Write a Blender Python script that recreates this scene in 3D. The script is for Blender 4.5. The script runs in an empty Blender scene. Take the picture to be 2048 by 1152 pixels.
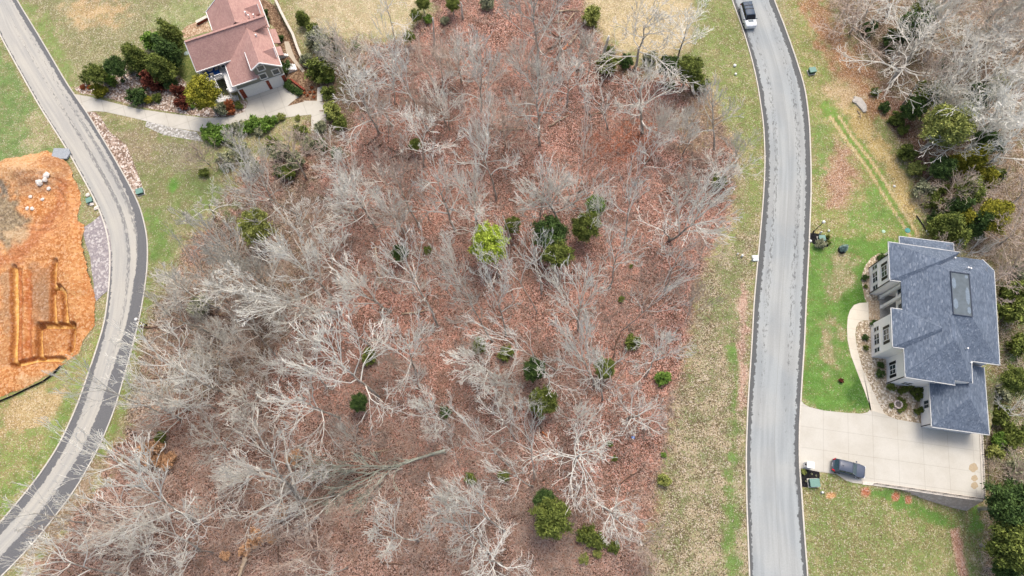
import bpy, math, random
import numpy as np
from mathutils import Vector, Matrix
random.seed(7)
SC = bpy.context.scene
COL = SC.collection
# ------------------------------------------------------------ camera, world, sun, exposure
F = 1365.0; H = 95.0; T = math.radians(18.8); CT, ST = math.cos(T), math.sin(T)
cam = bpy.data.cameras.new('camera'); co = bpy.data.objects.new('camera', cam); COL.objects.link(co)
cam.sensor_width = 36; cam.lens = 36 * F / 2048; cam.clip_start = 1; cam.clip_end = 20000
co.location = (0, 0, H); co.rotation_euler = (T, 0, 0); SC.camera = co
SC.render.resolution_x = 1024; SC.render.resolution_y = 576
SUN_EL = math.radians(64); SUN_AZ = math.radians(18)      # azimuth from +Y towards +X
w = bpy.data.worlds.new('World'); SC.world = w; w.use_nodes = True
nt = w.node_tree; bg = nt.nodes['Background']
sky = nt.nodes.new('ShaderNodeTexSky'); sky.sky_type = 'NISHITA'; sky.sun_disc = False
sky.sun_elevation = SUN_EL; sky.sun_rotation = SUN_AZ
sky.dust_density = 6; sky.air_density = 1.0; sky.ozone_density = 0.6
nt.links.new(sky.outputs[0], bg.inputs[0]); bg.inputs[1].default_value = 0.15
sd = bpy.data.lights.new('sun', 'SUN'); sd.energy = 0.95; sd.angle = math.radians(24); sd.color = (1, .965, .91)
so = bpy.data.objects.new('sun', sd); COL.objects.link(so)
dv = Vector((math.sin(SUN_AZ) * math.cos(SUN_EL), math.cos(SUN_AZ) * math.cos(SUN_EL), math.sin(SUN_EL)))
so.rotation_euler = dv.to_track_quat('Z', 'Y').to_euler()
SC.view_settings.view_transform = 'Standard'; SC.view_settings.look = 'None'
SC.view_settings.gamma = 1; SC.view_settings.exposure = 0.72

# ------------------------------------------------------------ photo pixel -> ground, terrain
def ray(px, py, z=0.0):
    u = (px - 1024) / F; v = (576 - py) / F
    dx, dy, dz = u, v * CT + ST, v * ST - CT
    t = (z - H) / dz
    return (dx * t, dy * t)
def topx(X, Y, Z=0.0):
    d = np.maximum(Y * ST - (Z - H) * CT, 12.0)
    v = (Y * CT + (Z - H) * ST) / d
    return 1024 + F * X / d, 576 - F * v
def vnoise(X, Y, sc, seed, octs=3):
    out = 0; amp = 1; tot = 0
    for o in range(octs):
        r = np.random.RandomState(seed + o).rand(64, 64)
        x = np.asarray(X) * sc + 1000.3; y = np.asarray(Y) * sc + 1000.7
        xi = np.floor(x).astype(int); yi = np.floor(y).astype(int)
        fx = x - xi; fy = y - yi; fx = fx * fx * (3 - 2 * fx); fy = fy * fy * (3 - 2 * fy)
        a = r[xi % 64, yi % 64]; b = r[(xi + 1) % 64, yi % 64]; c = r[xi % 64, (yi + 1) % 64]; d = r[(xi + 1) % 64, (yi + 1) % 64]
        out = out + amp * ((a * (1 - fx) + b * fx) * (1 - fy) + (c * (1 - fx) + d * fx) * fy); tot += amp
        amp *= .5; sc *= 2.1
    return out / tot - .5
def sdist(PX, PY, poly):
    """signed distance to polygon, negative inside"""
    PX = np.asarray(PX, float); PY = np.asarray(PY, float)
    d = np.full(PX.shape, 1e18); ins = np.zeros(PX.shape, bool); n = len(poly)
    for i in range(n):
        x0, y0 = poly[i]; x1, y1 = poly[(i + 1) % n]
        ex, ey = x1 - x0, y1 - y0; wx, wy = PX - x0, PY - y0
        t = np.clip((wx * ex + wy * ey) / (ex * ex + ey * ey + 1e-9), 0, 1)
        d = np.minimum(d, (wx - ex * t) ** 2 + (wy - ey * t) ** 2)
        if y0 != y1:
            c = ((y0 > PY) != (y1 > PY)) & (PX < (x1 - x0) * (PY - y0) / (y1 - y0) + x0)
            ins ^= c
    d = np.sqrt(d); return np.where(ins, -d, d)
def sst(a, b, x):
    t = np.clip((x - a) / (b - a), 0, 1); return t * t * (3 - 2 * t)
def z1(x, y): return (x / 2.925, y / 2.925)
def z2(x, y): return (340 + x / 4.8, y / 4.8)
def z3(x, y): return (x / 2.134, 280 + y / 2.134)
def z4(x, y): return (1580 + x / 2.88, 440 + y / 2.88)
def z5(x, y): return (1580 + x / 2.938, 760 + y / 2.938)
def z6(x, y): return (1380 + x / 2.504, y / 2.504)
WOODS = [(640,110),(720,92),(800,82),(860,30),(880,-200),(1170,-200),(1180,30),(1225,120),(1290,150),(1390,150),(1440,230),(1466,300),(1470,380),(1455,440),(1425,500),(1400,570),(1388,650),(1382,720),(1352,800),(1335,900),(1315,1000),(1300,1152),(1300,1600),(-300,1700),(20,1200),(130,1070),(190,990),(245,910),(262,840),(280,770),(292,690),(318,620),(352,560),(372,480),(420,440),(440,380),(480,340),(540,320),(590,300),(620,260),(650,240),(640,180)]
RWOODS = [(1640,-200),(1645,0),(1700,62),(1738,150),(1775,220),(1812,300),(1842,370),(1862,440),(1920,475),(1990,540),(2005,700),(2000,860),(1998,1000),(1990,1152),(1980,1600),(2900,1600),(2900,-400)]
DIRT = [(-400,300),(0,325),(50,318),(95,303),(125,312),(150,345),(165,395),(158,438),(170,450),(168,490),(185,560),(196,620),(188,650),(165,688),(158,706),(130,730),(110,745),(50,780),(0,796),(-400,900)]
PADPX = [(1700,905)] + [z5(*q) for q in [(490,612),(1133,703),(1117,318),(1183,314)]] + [(1998,730),(1998,480),(1850,440),(1600,440),(1560,600),(1540,800),(1540,905)]
PAD = [ray(*q) for q in PADPX]
ROADSAFE = [(1400,-300),(1640,-300),(1640,200),(1650,900),(1700,905),(1700,980),(1650,1152),(1650,1700),(1400,1700)]
def terrain(X, Y):
    X = np.asarray(X, float); Y = np.asarray(Y, float)
    px, py = topx(X, Y)
    m = np.maximum(sst(0, -60, sdist(px, py, WOODS)), sst(0, -60, sdist(px, py, RWOODS)))
    z = m * (vnoise(X, Y, .07, 3, 3) * 1.6)
    drop = -3.6 * sst(48, 63.5, X) * sst(34, 12, Y)
    drop = drop - 3.0 * sst(62, 80, X) * sst(55, 20, Y) * sst(0, 40, 60 - Y)
    dp = sdist(X, Y, PAD)
    pit = -2.2 * sst(-8, -20, sdist(px, py, DIRT))
    return z + drop * sst(0.0, .55, dp) + pit
def tz(x, y): return float(terrain(np.array([x]), np.array([y]))[0])
def G(px, py, up=0.0):
    z = 0.0
    for _ in range(4):
        x, y = ray(px, py, z + up); z = tz(x, y)
    return Vector((x, y, z))

# ------------------------------------------------------------ mesh + material helpers
def lin(c, k=1.0):
    return tuple(min(1, k * ((v / 255 / 12.92) if v / 255 <= .04045 else ((v / 255 + .055) / 1.055) ** 2.4)) for v in c)
KA = 0.80
class MB:
    def __init__(s): s.v = []; s.f = []
    def poly(s, pts):
        b = len(s.v); s.v += [tuple(p) for p in pts]; s.f.append(tuple(range(b, b + len(pts))))
    def prism(s, pts, z0, z1):
        b = len(s.v); n = len(pts)
        s.v += [(p[0], p[1], z0) for p in pts] + [(p[0], p[1], z1) for p in pts]
        a = sum(pts[i][0] * pts[(i + 1) % n][1] - pts[(i + 1) % n][0] * pts[i][1] for i in range(n))
        o = 1 if a > 0 else -1
        s.f.append(tuple(range(b + n, b + 2 * n))[::o]); s.f.append(tuple(range(b, b + n))[::-o])
        for i in range(n):
            j = (i + 1) % n; q = (b + i, b + j, b + n + j, b + n + i); s.f.append(q[::o])
    def box(s, x0, y0, z0, x1, y1, z1):
        s.prism([(x0, y0), (x1, y0), (x1, y1), (x0, y1)], z0, z1)
    def bar(s, a, b, w, h=None):
        a, b = Vector(a), Vector(b); h = h or w; d = (b - a).normalized()
        up = Vector((0, 0, 1)) if abs(d.z) < .95 else Vector((0, 1, 0))
        x = d.cross(up).normalized() * w / 2; y = x.cross(d).normalized() * h / 2
        k = len(s.v)
        for p in (a, b):
            for q in ((-1, -1), (1, -1), (1, 1), (-1, 1)): s.v.append(tuple(p + x * q[0] + y * q[1]))
        s.f += [(k, k+1, k+2, k+3)[::-1], (k+4, k+5, k+6, k+7)] + [(k+i, k+(i+1) % 4, k+4+(i+1) % 4, k+4+i) for i in range(4)]
    def tube(s, pts, rad, n=6, cap=True):
        pts = [Vector(p) for p in pts]; k = len(s.v); m = len(pts)
        for i, p in enumerate(pts):
            d = (pts[min(i + 1, m - 1)] - pts[max(i - 1, 0)])
            d = d.normalized() if d.length > 1e-9 else Vector((0, 0, 1))
            up = Vector((0, 0, 1)) if abs(d.z) < .9 else Vector((1, 0, 0))
            x = d.cross(up).normalized(); y = x.cross(d)
            for j in range(n):
                a = 2 * math.pi * j / n; q = p + (x * math.cos(a) + y * math.sin(a)) * rad[i]; s.v.append((q.x, q.y, q.z))
        for i in range(m - 1):
            for j in range(n):
                a = k + i * n + j; b = k + i * n + (j + 1) % n; s.f.append((a, a + n, b + n, b))
        if cap and n > 3:
            s.f.append(tuple(range(k, k + n))); s.f.append(tuple(range(k + (m - 1) * n, k + m * n))[::-1])
    def cyl(s, x, y, z0, z1, r, n=12, r2=None):
        s.tube([(x, y, z0), (x, y, z1)], [r, r if r2 is None else r2], n)
    def ell(s, c, r, n=8, m=6):
        k = len(s.v)
        for i in range(m + 1):
            t = math.pi * i / m
            for j in range(n):
                a = 2 * math.pi * j / n
                s.v.append((c[0] + r[0] * math.sin(t) * math.cos(a), c[1] + r[1] * math.sin(t) * math.sin(a), c[2] + r[2] * math.cos(t)))
        for i in range(m):
            for j in range(n):
                a = k + i * n + j; b = k + i * n + (j + 1) % n; s.f.append((a, a + n, b + n, b))
    def build(s, name, mat=None, parent=None, loc=None, smooth=False):
        me = bpy.data.meshes.new(name); me.from_pydata(s.v, [], s.f); me.update()
        if smooth: me.polygons.foreach_set('use_smooth', [True] * len(me.polygons))
        if mat: me.materials.append(mat)
        o = bpy.data.objects.new(name, me); COL.objects.link(o)
        if parent: o.parent = parent
        if loc is not None: o.location = loc
        return o
def tag(o, label=None, cat=None, group=None, kind=None):
    if label: o['label'] = label
    if cat: o['category'] = cat
    if group: o['group'] = group
    if kind: o['kind'] = kind
    return o
def empty(name, loc, rz, label, cat, group=None):
    o = bpy.data.objects.new(name, None); COL.objects.link(o); o.location = loc; o.rotation_euler = (0, 0, rz)
    o.empty_display_size = .5
    return tag(o, label, cat, group)
class N:
    """tiny node helper"""
    def __init__(s, name, rough=.9, spec=.2):
        m = bpy.data.materials.new(name); m.use_nodes = True; s.m = m; s.t = m.node_tree
        s.b = s.t.nodes['Principled BSDF']; s.b.inputs['Roughness'].default_value = rough
        s.b.inputs['Specular IOR Level'].default_value = spec
    def n(s, typ, **k):
        q = s.t.nodes.new(typ)
        for a, b in k.items(): setattr(q, a, b)
        return q
    def l(s, a, b): s.t.links.new(a, b)
    def val(s, sock, v):
        if hasattr(v, 'links') or isinstance(v, bpy.types.NodeSocket): s.l(v, sock)
        else: sock.default_value = v
    def math(s, op, a, b=0.0, c=0.0, clamp=False):
        q = s.n('ShaderNodeMath', operation=op, use_clamp=clamp)
        s.val(q.inputs[0], a); s.val(q.inputs[1], b); s.val(q.inputs[2], c); return q.outputs[0]
    def mix(s, f, a, b, mode='MIX'):
        q = s.n('ShaderNodeMix', data_type='RGBA', blend_type=mode)
        s.val(q.inputs['Factor'], f)
        for k, v in ((6, a), (7, b)):
            if isinstance(v, tuple) and len(v) == 3: v = (*v, 1)
            s.val(q.inputs[k], v)
        return q.outputs[2]
    def coord(s, kind='Object', scale=None):
        t = s.n('ShaderNodeTexCoord').outputs[kind]
        if scale:
            m = s.n('ShaderNodeMapping'); m.inputs['Scale'].default_value = scale; s.l(t, m.inputs[0]); return m.outputs[0]
        return t
    def noise(s, vec, sc, det=3, rough=.55):
        q = s.n('ShaderNodeTexNoise'); q.inputs['Scale'].default_value = sc; q.inputs['Detail'].default_value = det
        q.inputs['Roughness'].default_value = rough; s.l(vec, q.inputs['Vector']); return q.outputs['Fac']
    def cell(s, vec, sc, dist=False):
        q = s.n('ShaderNodeTexVoronoi'); q.inputs['Scale'].default_value = sc; s.l(vec, q.inputs['Vector'])
        sp = s.n('ShaderNodeSeparateColor'); s.l(q.outputs['Color'], sp.inputs[0])
        return (sp.outputs[0], sp.outputs[1], q.outputs['Distance'])
    def step(s, x, a, b):
        q = s.n('ShaderNodeMapRange', interpolation_type='SMOOTHSTEP'); s.val(q.inputs[0], x)
        s.val(q.inputs[1], a); s.val(q.inputs[2], b); return q.outputs[0]
    def bump(s, h, strength=.4, dist=.05):
        q = s.n('ShaderNodeBump'); q.inputs['Strength'].default_value = strength; q.inputs['Distance'].default_value = dist
        s.l(h, q.inputs['Height']); s.l(q.outputs[0], s.b.inputs['Normal'])
    def out(s, c):
        if isinstance(c, tuple): s.b.inputs['Base Color'].default_value = (*c, 1)
        else: s.l(c, s.b.inputs['Base Color'])
        return s.m
_mc = {}
def plain(name, rgb, rough=.7, var=.12, sc=6, spec=.3, metal=0, k=KA):
    if name in _mc: return _mc[name]
    n = N(name, rough, spec); n.b.inputs['Metallic'].default_value = metal
    a = lin(rgb, k); v = n.coord('Object'); f = n.noise(v, sc, 4)
    c = n.mix(n.step(f, .3, .7), tuple(x * (1 - var) for x in a), tuple(min(1, x * (1 + var)) for x in a))
    _mc[name] = n.out(c); return n.m
def speckle(name, cols, sc=4.0, bump=.5, rough=.95, stretch=(1, 1, 1), big=None):
    """random cells in up to three colours"""
    n = N(name, rough, .15); v = n.coord('Object', stretch); c0, c1, d = n.cell(v, sc)
    fine = n.noise(v, sc * 3, 3, .7)
    c = n.mix(n.step(c0, .2, .7), lin(cols[0], KA), lin(cols[1], KA))
    if len(cols) > 2: c = n.mix(n.step(c1, .75, .8), c, lin(cols[2], KA))
    c = n.mix(n.step(fine, .35, .7), n.mix(.75, (0, 0, 0), c), c)
    if big: c = n.mix(n.step(n.noise(v, .5, 4), .42, .6), c, lin(big, KA))
    if bump: n.bump(d, bump, .1)
    return n.out(c)

M_white = plain('white_paint', (235, 235, 232), .5, .04)
M_whitew = plain('white_brick', (240, 237, 232), .8, .04, 9, k=.95)
M_black = plain('black_metal', (28, 28, 30), .4, .1)
M_glass = plain('window_glass', (52, 66, 72), .08, .25, 1.5, spec=.6)
M_grey = plain('siding_grey', (138, 140, 130), .7, .07, 12)
M_conc = plain('kerb_concrete', (205, 200, 188), .85, .12, 5)
M_brick = speckle('red_brick', [(150, 78, 62), (172, 96, 76), (120, 62, 52)], 6, .2)
M_green_box = plain('green_painted_steel', (112, 150, 138), .5, .08)
M_dkgreen = plain('dark_green_steel', (58, 88, 74), .5, .1)

def bark(name, lo, hi, var=.3):
    n = N(name, .9, .1); v = n.coord('Object'); f = n.noise(v, 1.6, 4, .65)
    oi = n.n('ShaderNodeObjectInfo')
    c = n.mix(n.step(f, .3, .7), lin(lo, KA), lin(hi, KA))
    k = n.math('MULTIPLY_ADD', oi.outputs['Random'], var, 1 - var * .6)
    c = n.mix(1.0, c, n.n('ShaderNodeCombineColor').outputs[0], 'MULTIPLY') if False else c
    h = n.n('ShaderNodeHueSaturation'); n.l(k, h.inputs['Value']); n.l(c, h.inputs['Color'])
    return n.out(h.outputs[0])
B_pale = bark('pale_bark', (232, 229, 216), (253, 252, 244), .28)
B_grey = bark('grey_bark', (196, 192, 178), (238, 234, 224), .35)
B_brown = bark('brown_bark', (180, 160, 144), (226, 210, 194))
B_trunk = bark('trunk_bark', (140, 132, 120), (220, 214, 202))
B_dead = bark('dead_wood', (150, 128, 104), (196, 178, 154))
def foliage(name, a, b, c3=None):
    n = N(name, .8, .15); g = n.n('ShaderNodeNewGeometry'); r = g.outputs['Random Per Island']
    v = n.coord('Object'); f = n.noise(v, 1.8, 3)
    c = n.mix(n.step(f, .3, .7), tuple(.8 * x for x in lin(a, .95)), lin(b, 1.0))
    h = n.n('ShaderNodeHueSaturation'); n.l(n.math('MULTIPLY_ADD', r, .9, .6), h.inputs['Value']); n.l(c, h.inputs['Color'])
    c = h.outputs[0]
    if c3: c = n.mix(n.step(r, .72, .78), c, lin(c3, .75))
    return n.out(c)
FOL = {
 'dark': (foliage('dark_cedar_leaves', (56, 78, 42), (86, 108, 56)), 'dark green'),
 'olive': (foliage('olive_cedar_leaves', (84, 98, 46), (122, 132, 64)), 'olive green'),
 'lime': (foliage('lime_leaves', (146, 172, 52), (180, 196, 84)), 'bright lime-green'),
 'gold': (foliage('golden_cedar_leaves', (112, 116, 36), (160, 154, 58)), 'golden green'),
 'bright': (foliage('bright_green_leaves', (84, 116, 48), (122, 150, 66)), 'fresh green'),
 'maroon': (foliage('maroon_leaves', (84, 44, 36), (118, 66, 50)), 'maroon'),
 'rust': (foliage('rust_leaves', (146, 82, 54), (182, 112, 70)), 'rust-red'),
 'orange': (foliage('orange_leaves', (184, 142, 104), (206, 168, 132)), 'orange-tan'),
 'sage': (foliage('sage_leaves', (120, 126, 98), (156, 158, 126)), 'grey-green'),
 'blue': (foliage('blue_spruce_leaves', (118, 146, 140), (160, 184, 176)), 'blue-grey'),
 'yellow': (foliage('yellow_green_leaves', (124, 134, 66), (158, 162, 92)), 'yellow-green'),
}

# ------------------------------------------------------------ ground sheet with real ground colours per patch
def axis(a, b, step, far):
    c = list(np.arange(a, b + step / 2, step)); s = step; lo = [a]; hi = [b]
    while lo[-1] > -far: s *= 1.45; lo.append(lo[-1] - s); hi.append(hi[-1] + s)
    return np.array(lo[1:][::-1] + c + hi[1:])
def blob(cx, cy, rx, ry=None, n=14, rot=0):
    ry = ry or rx; ca, sa = math.cos(rot), math.sin(rot)
    return [(cx + rx * math.cos(t) * ca - ry * math.sin(t) * sa, cy + rx * math.cos(t) * sa + ry * math.sin(t) * ca) for t in [2 * math.pi * i / n for i in range(n)]]
def strip(pts, w):
    L = []; R = []
    for i, p in enumerate(pts):
        a = pts[max(i - 1, 0)]; b = pts[min(i + 1, len(pts) - 1)]
        d = math.hypot(b[0] - a[0], b[1] - a[1]) or 1; nx, ny = -(b[1] - a[1]) / d * w / 2, (b[0] - a[0]) / d * w / 2
        L.append((p[0] + nx, p[1] + ny)); R.append((p[0] - nx, p[1] - ny))
    return L + R[::-1]
TAN = (186, 172, 136); TAN2 = (146, 132, 98); GRN = (110, 134, 72); LUSH = (84, 138, 42); OLV = (128, 134, 78)
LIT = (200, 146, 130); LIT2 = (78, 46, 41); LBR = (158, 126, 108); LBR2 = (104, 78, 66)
# (polygon, softness px, colour A, colour B, green colour, green density, distortion px[, alpha])
LAYERS = [
 ([(-900,-400),(470,-400),(420,20),(360,90),(300,110),(210,130),(160,190),(100,110),(30,0)], 30, (176,166,130),(130,124,90),(114,128,68),.38,10),
 ([(30,0),(60,0),(120,60),(150,170),(140,190)], 14, TAN,TAN2,(112,142,62),.62,6),
 (blob(190,22,62,26), 30, (206,178,132),(180,150,108),GRN,.1,14),
 (blob(390,30,80,40), 30, (176,172,128),(140,140,98),(126,146,82),.5,14),
 ([(-500,60),(0,85),(60,180),(130,300),(60,330),(-500,400)], 14, (164,158,116),(130,130,88),(96,134,62),.58,14),
 ([(60,230),(90,220),(135,290),(90,305),(50,300)], 16, TAN,TAN2,(120,146,74),.4,10),
 ([(200,232),(400,272),(480,370),(380,460),(330,560),(290,640),(296,480),(282,400),(225,290)], 16, (166,154,118),(128,120,88),(112,130,66),.52,12),
 (blob(260,300,60,34), 26, (168,152,122),(136,122,98),OLV,.3,12),
 (blob(360,310,50,26), 22, (150,142,116),(120,112,90),OLV,.35,12),
 (blob(318,470,22,46), 24, (150,148,98),(118,120,76),(96,136,54),.66,14),
 (blob(415,390,60,34,rot=.4), 30, (154,150,104),(120,122,80),(108,136,66),.58,16),
 (blob(345,370,12,8), 8, (150,150,90),(120,126,76),(80,142,40),.9,6),
 ([(590,-200),(850,-200),(850,10),(830,52),(770,84),(700,70),(640,64),(600,30)], 14, (204,188,152),(176,158,124),(134,142,88),.34,10),
 ([(1165,-200),(1400,-200),(1400,30),(1380,90),(1300,130),(1230,90),(1175,30)], 18, (206,188,148),(172,154,118),OLV,.22,10),
 ([(1380,-200),(1460,-200),(1466,20),(1490,70),(1515,170),(1530,260),(1528,400),(1510,560),(1500,640),(1400,640),(1440,520),(1490,420),(1490,330),(1470,270),(1430,170),(1390,130)], 18, (176,164,122),(124,116,80),(112,138,62),.52,10),
 ([(1400,560),(1440,500),(1520,440),(1512,560),(1502,680),(1496,900),(1500,1152),(1500,1700),(1300,1700),(1290,1100),(1330,950),(1350,800),(1380,700)], 20, (190,172,144),(106,94,72),(108,126,68),.38,14),
 ([(1430,520),(1500,500),(1500,640),(1470,700),(1430,640)], 22, (172,158,126),(116,106,80),(104,130,62),.46,12),
 (strip([(1470,700),(1466,800),(1468,900),(1462,1000),(1468,1150)], 18), 14, (160,156,108),(112,114,70),(88,132,48),.66,12),
 (strip([(1490,560),(1484,700),(1478,820)], 14), 8, (198,166,146),(150,120,104),GRN,.12,8),
 ([(1547,-200),(1640,-200),(1660,60),(1740,180),(1800,300),(1850,440),(1850,490),(1790,500),(1620,470),(1622,250),(1600,140)], 10, (182,168,120),(136,126,84),(112,142,58),.46,10),
 ([(1620,-60),(1650,20),(1700,80),(1750,170),(1780,240),(1720,240),(1690,170),(1640,90),(1600,0)], 24, (188,148,112),(146,106,76),OLV,.08,12),
 (blob(1690,190,40,24,rot=.5), 18, (204,180,140),(170,146,110),OLV,.1,10),
 (blob(1672,350,40,66,rot=-.2), 26, (184,148,124),(144,108,88),OLV,.14,14),
 (strip([(1645,215),(1680,235),(1712,280),(1750,345),(1790,420),(1815,470)], 26), 10, (182,170,110),(148,140,88),(96,148,48),.7,8),
 (strip([(1700,215),(1745,280),(1780,320),(1806,390),(1830,430)], 26), 12, (206,184,126),(176,152,98),OLV,.08,8),
 (strip([(1660,232),(1700,290),(1730,330),(1768,390),(1800,440),(1822,474)], 5), 3, (212,194,146),(188,166,120),OLV,.0,2),
 (strip([(1676,230),(1712,282),(1742,322),(1780,380),(1814,434),(1838,474)], 5), 3, (212,194,146),(188,166,120),OLV,.0,2),
 (blob(1640,300,16,60), 22, (166,160,110),(130,130,84),(100,140,56),.58,12),
 (blob(1745,430,44,40), 28, (172,166,112),(134,132,86),(92,144,50),.6,16),
 ([(1618,478),(1800,480),(1800,520),(1745,520),(1728,560),(1742,600),(1700,620),(1700,700),(1745,820),(1650,830),(1602,800),(1612,600)], 8, (172,160,110),(126,120,76),(76,136,38),.74,8),
 (blob(1680,545,26,44), 24, TAN,TAN2,GRN,.42,14),
 (blob(1662,690,24,50), 24, TAN,TAN2,GRN,.42,14),
 (blob(1712,605,24,34), 14, (130,140,70),(104,112,54),(66,116,34),.85,10),
 (blob(1722,790,26,30), 14, (110,120,62),(84,96,48),(58,104,34),.85,10),
 ([(1602,938),(1690,958),(1760,985),(1940,1020),(2000,1010),(2010,1160),(2010,1700),(1618,1700)], 8, (172,160,118),(120,112,76),(104,134,56),.46,10),
 ([(1730,975),(1930,1022),(1940,1050),(1850,1040),(1760,1000)], 12, (150,144,90),(112,110,66),(74,130,42),.7,10),
 (strip([(1940,1060),(1946,1100),(1962,1160)], 20), 6, (196,156,134),(160,120,100),GRN,.02,5),
 (blob(1731,985,10,9), 4, (186,122,92),(156,96,70),GRN,0,4), (blob(1794,994,9,9), 4, (186,122,92),(156,96,70),GRN,0,4),
 (blob(1823,999,8,9), 4, (182,124,94),(156,96,70),GRN,0,4), (blob(1984,984,8,9), 4, (186,122,92),(156,96,70),GRN,0,4),
 (blob(1662,992,9,6), 4, (212,164,112),(190,140,92),GRN,0,4),
 (strip([(1966,868),(1980,930),(1975,1000),(1990,1060)], 22), 8, (150,150,90),(120,120,70),(88,146,44),.62,8),
 ([(-500,700),(100,745),(165,700),(190,660),(212,650),(186,730),(120,890),(72,960),(0,1046),(-300,1300)], 8, (180,166,118),(148,132,92),(120,150,66),.5,10),
 ([(0,810),(70,780),(120,770),(150,800),(90,850),(0,870)], 16, (200,176,130),(168,144,102),OLV,.2,12),
 (strip([(150,800),(112,880),(60,950),(0,1020)], 26), 18, (158,156,100),(122,124,72),(100,138,56),.6,10),
 (strip([(290,560),(282,640),(255,760),(225,850),(190,920)], 26), 10, (160,150,100),(128,120,80),(104,138,56),.5,8),
 (strip([(190,920),(150,1000),(80,1090)], 30), 12, (164,142,116),(128,108,84),OLV,.3,8),
]
WL = [
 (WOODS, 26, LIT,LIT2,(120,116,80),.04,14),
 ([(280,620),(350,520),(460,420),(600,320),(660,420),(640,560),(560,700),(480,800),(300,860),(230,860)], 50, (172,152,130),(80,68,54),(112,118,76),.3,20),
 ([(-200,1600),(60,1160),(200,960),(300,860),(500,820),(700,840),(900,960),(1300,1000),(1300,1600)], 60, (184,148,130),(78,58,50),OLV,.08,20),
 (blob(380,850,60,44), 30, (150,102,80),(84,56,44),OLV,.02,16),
 ([(640,60),(720,80),(740,160),(680,300),(600,330),(640,240),(640,140)], 26, (140,122,100),(98,84,66),(104,120,64),.4,14),
 (blob(860,120,60,40), 30, (168,130,116),(112,78,70),OLV,.1,16),
 (blob(1275,262,50,26), 24, (192,118,80),(140,78,54),OLV,.0,14),
 (blob(1230,300,60,30), 30, (180,116,88),(124,74,56),OLV,.0,14),
 (blob(1110,60,70,60), 30, (158,114,98),(104,68,58),OLV,.05,14),
 (blob(1390,130,34,24), 20, (120,120,76),(86,84,54),(96,120,56),.5,12),
 (blob(1400,250,50,60), 30, (160,140,112),(112,92,74),OLV,.3,16),
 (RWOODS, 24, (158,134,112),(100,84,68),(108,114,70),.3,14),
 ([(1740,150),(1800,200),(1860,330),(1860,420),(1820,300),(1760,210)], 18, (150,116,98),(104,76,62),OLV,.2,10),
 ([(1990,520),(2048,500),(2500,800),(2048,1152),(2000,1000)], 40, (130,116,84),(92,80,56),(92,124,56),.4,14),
]
def paint(X, Y, layers, base=((176,164,124),(142,130,96),(112,138,66),.4)):
    px, py = topx(X, Y)
    A = np.tile(np.array(lin(base[0])), (len(X), 1)); B = np.tile(np.array(lin(base[1])), (len(X), 1)); C = np.tile(np.array(lin(base[2])), (len(X), 1)); g = np.full(len(X), base[3])
    hf = vnoise(X, Y, .9, 91, 4) * 1.6
    d1 = vnoise(X, Y, .28, 11, 4) * 2; d2 = vnoise(X, Y, .28, 31, 4) * 2
    for L in layers:
        poly, soft, a, b, c, gd, dis = L[:7]
        qx = px + d1 * dis; qy = py + d2 * dis
        x0 = min(p[0] for p in poly) - soft * 2 - 2; x1 = max(p[0] for p in poly) + soft * 2 + 2; y0 = min(p[1] for p in poly) - soft * 2 - 2; y1 = max(p[1] for p in poly) + soft * 2 + 2
        i = np.nonzero((qx > x0) & (qx < x1) & (qy > y0) & (qy < y1))[0]
        if not len(i): continue
        sf = soft * 1.9 if soft > 4 else soft
        m = np.clip(.5 - sdist(qx[i], qy[i], poly) / sf, 0, 1)
        if soft > 4: m = sst(0, 1, m + hf[i] * 2.6 * 4 * m * (1 - m) * .5) * (.96 if soft < 26 else .9)
        for arr, colr in ((A, a), (B, b), (C, c)): arr[i] += (np.array(lin(colr)) - arr[i]) * m[:, None]
        g[i] += (gd - g[i]) * m
    return A, B, C, g
def grid_mesh(name, X1, Y1, zfun, mat, layers, base=None, keep=None, kind='structure'):
    gx, gy = np.meshgrid(X1, Y1); X = gx.ravel(); Y = gy.ravel(); nx, ny = len(X1), len(Y1)
    Z = zfun(X, Y); a = (np.arange(ny - 1)[:, None] * nx + np.arange(nx - 1)[None, :]).ravel()
    quads = np.stack([a, a + 1, a + 1 + nx, a + nx], 1)
    if keep is not None:
        k = keep(X, Y); quads = quads[k[quads].all(1)]
        used = np.unique(quads); rm = np.zeros(len(X), int); rm[used] = np.arange(len(used)); quads = rm[quads]; X, Y, Z = X[used], Y[used], Z[used]
    me = bpy.data.meshes.new(name); me.vertices.add(len(X)); me.vertices.foreach_set('co', np.stack([X, Y, Z], 1).ravel().astype(np.float32))
    nq = len(quads); me.loops.add(nq * 4); me.loops.foreach_set('vertex_index', quads.ravel().astype(np.int32))
    me.polygons.add(nq); me.polygons.foreach_set('loop_start', np.arange(0, nq * 4, 4, dtype=np.int32))
    me.update(calc_edges=True); me.polygons.foreach_set('use_smooth', [True] * nq)
    A, B, C, g = paint(X, Y, layers) if base is None else paint(X, Y, layers, base)
    for nm, arr in (('ca', A), ('cb', B), ('cc', C)):
        at = me.attributes.new(nm, 'FLOAT_COLOR', 'POINT'); at.data.foreach_set('color', np.concatenate([arr * KA, np.ones((len(X), 1))], 1).ravel().astype(np.float32))
    at = me.attributes.new('gd', 'FLOAT', 'POINT'); at.data.foreach_set('value', g.astype(np.float32))
    me.validate(); me.materials.append(mat); o = bpy.data.objects.new(name, me); COL.objects.link(o)
    return tag(o, kind=kind)
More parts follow.
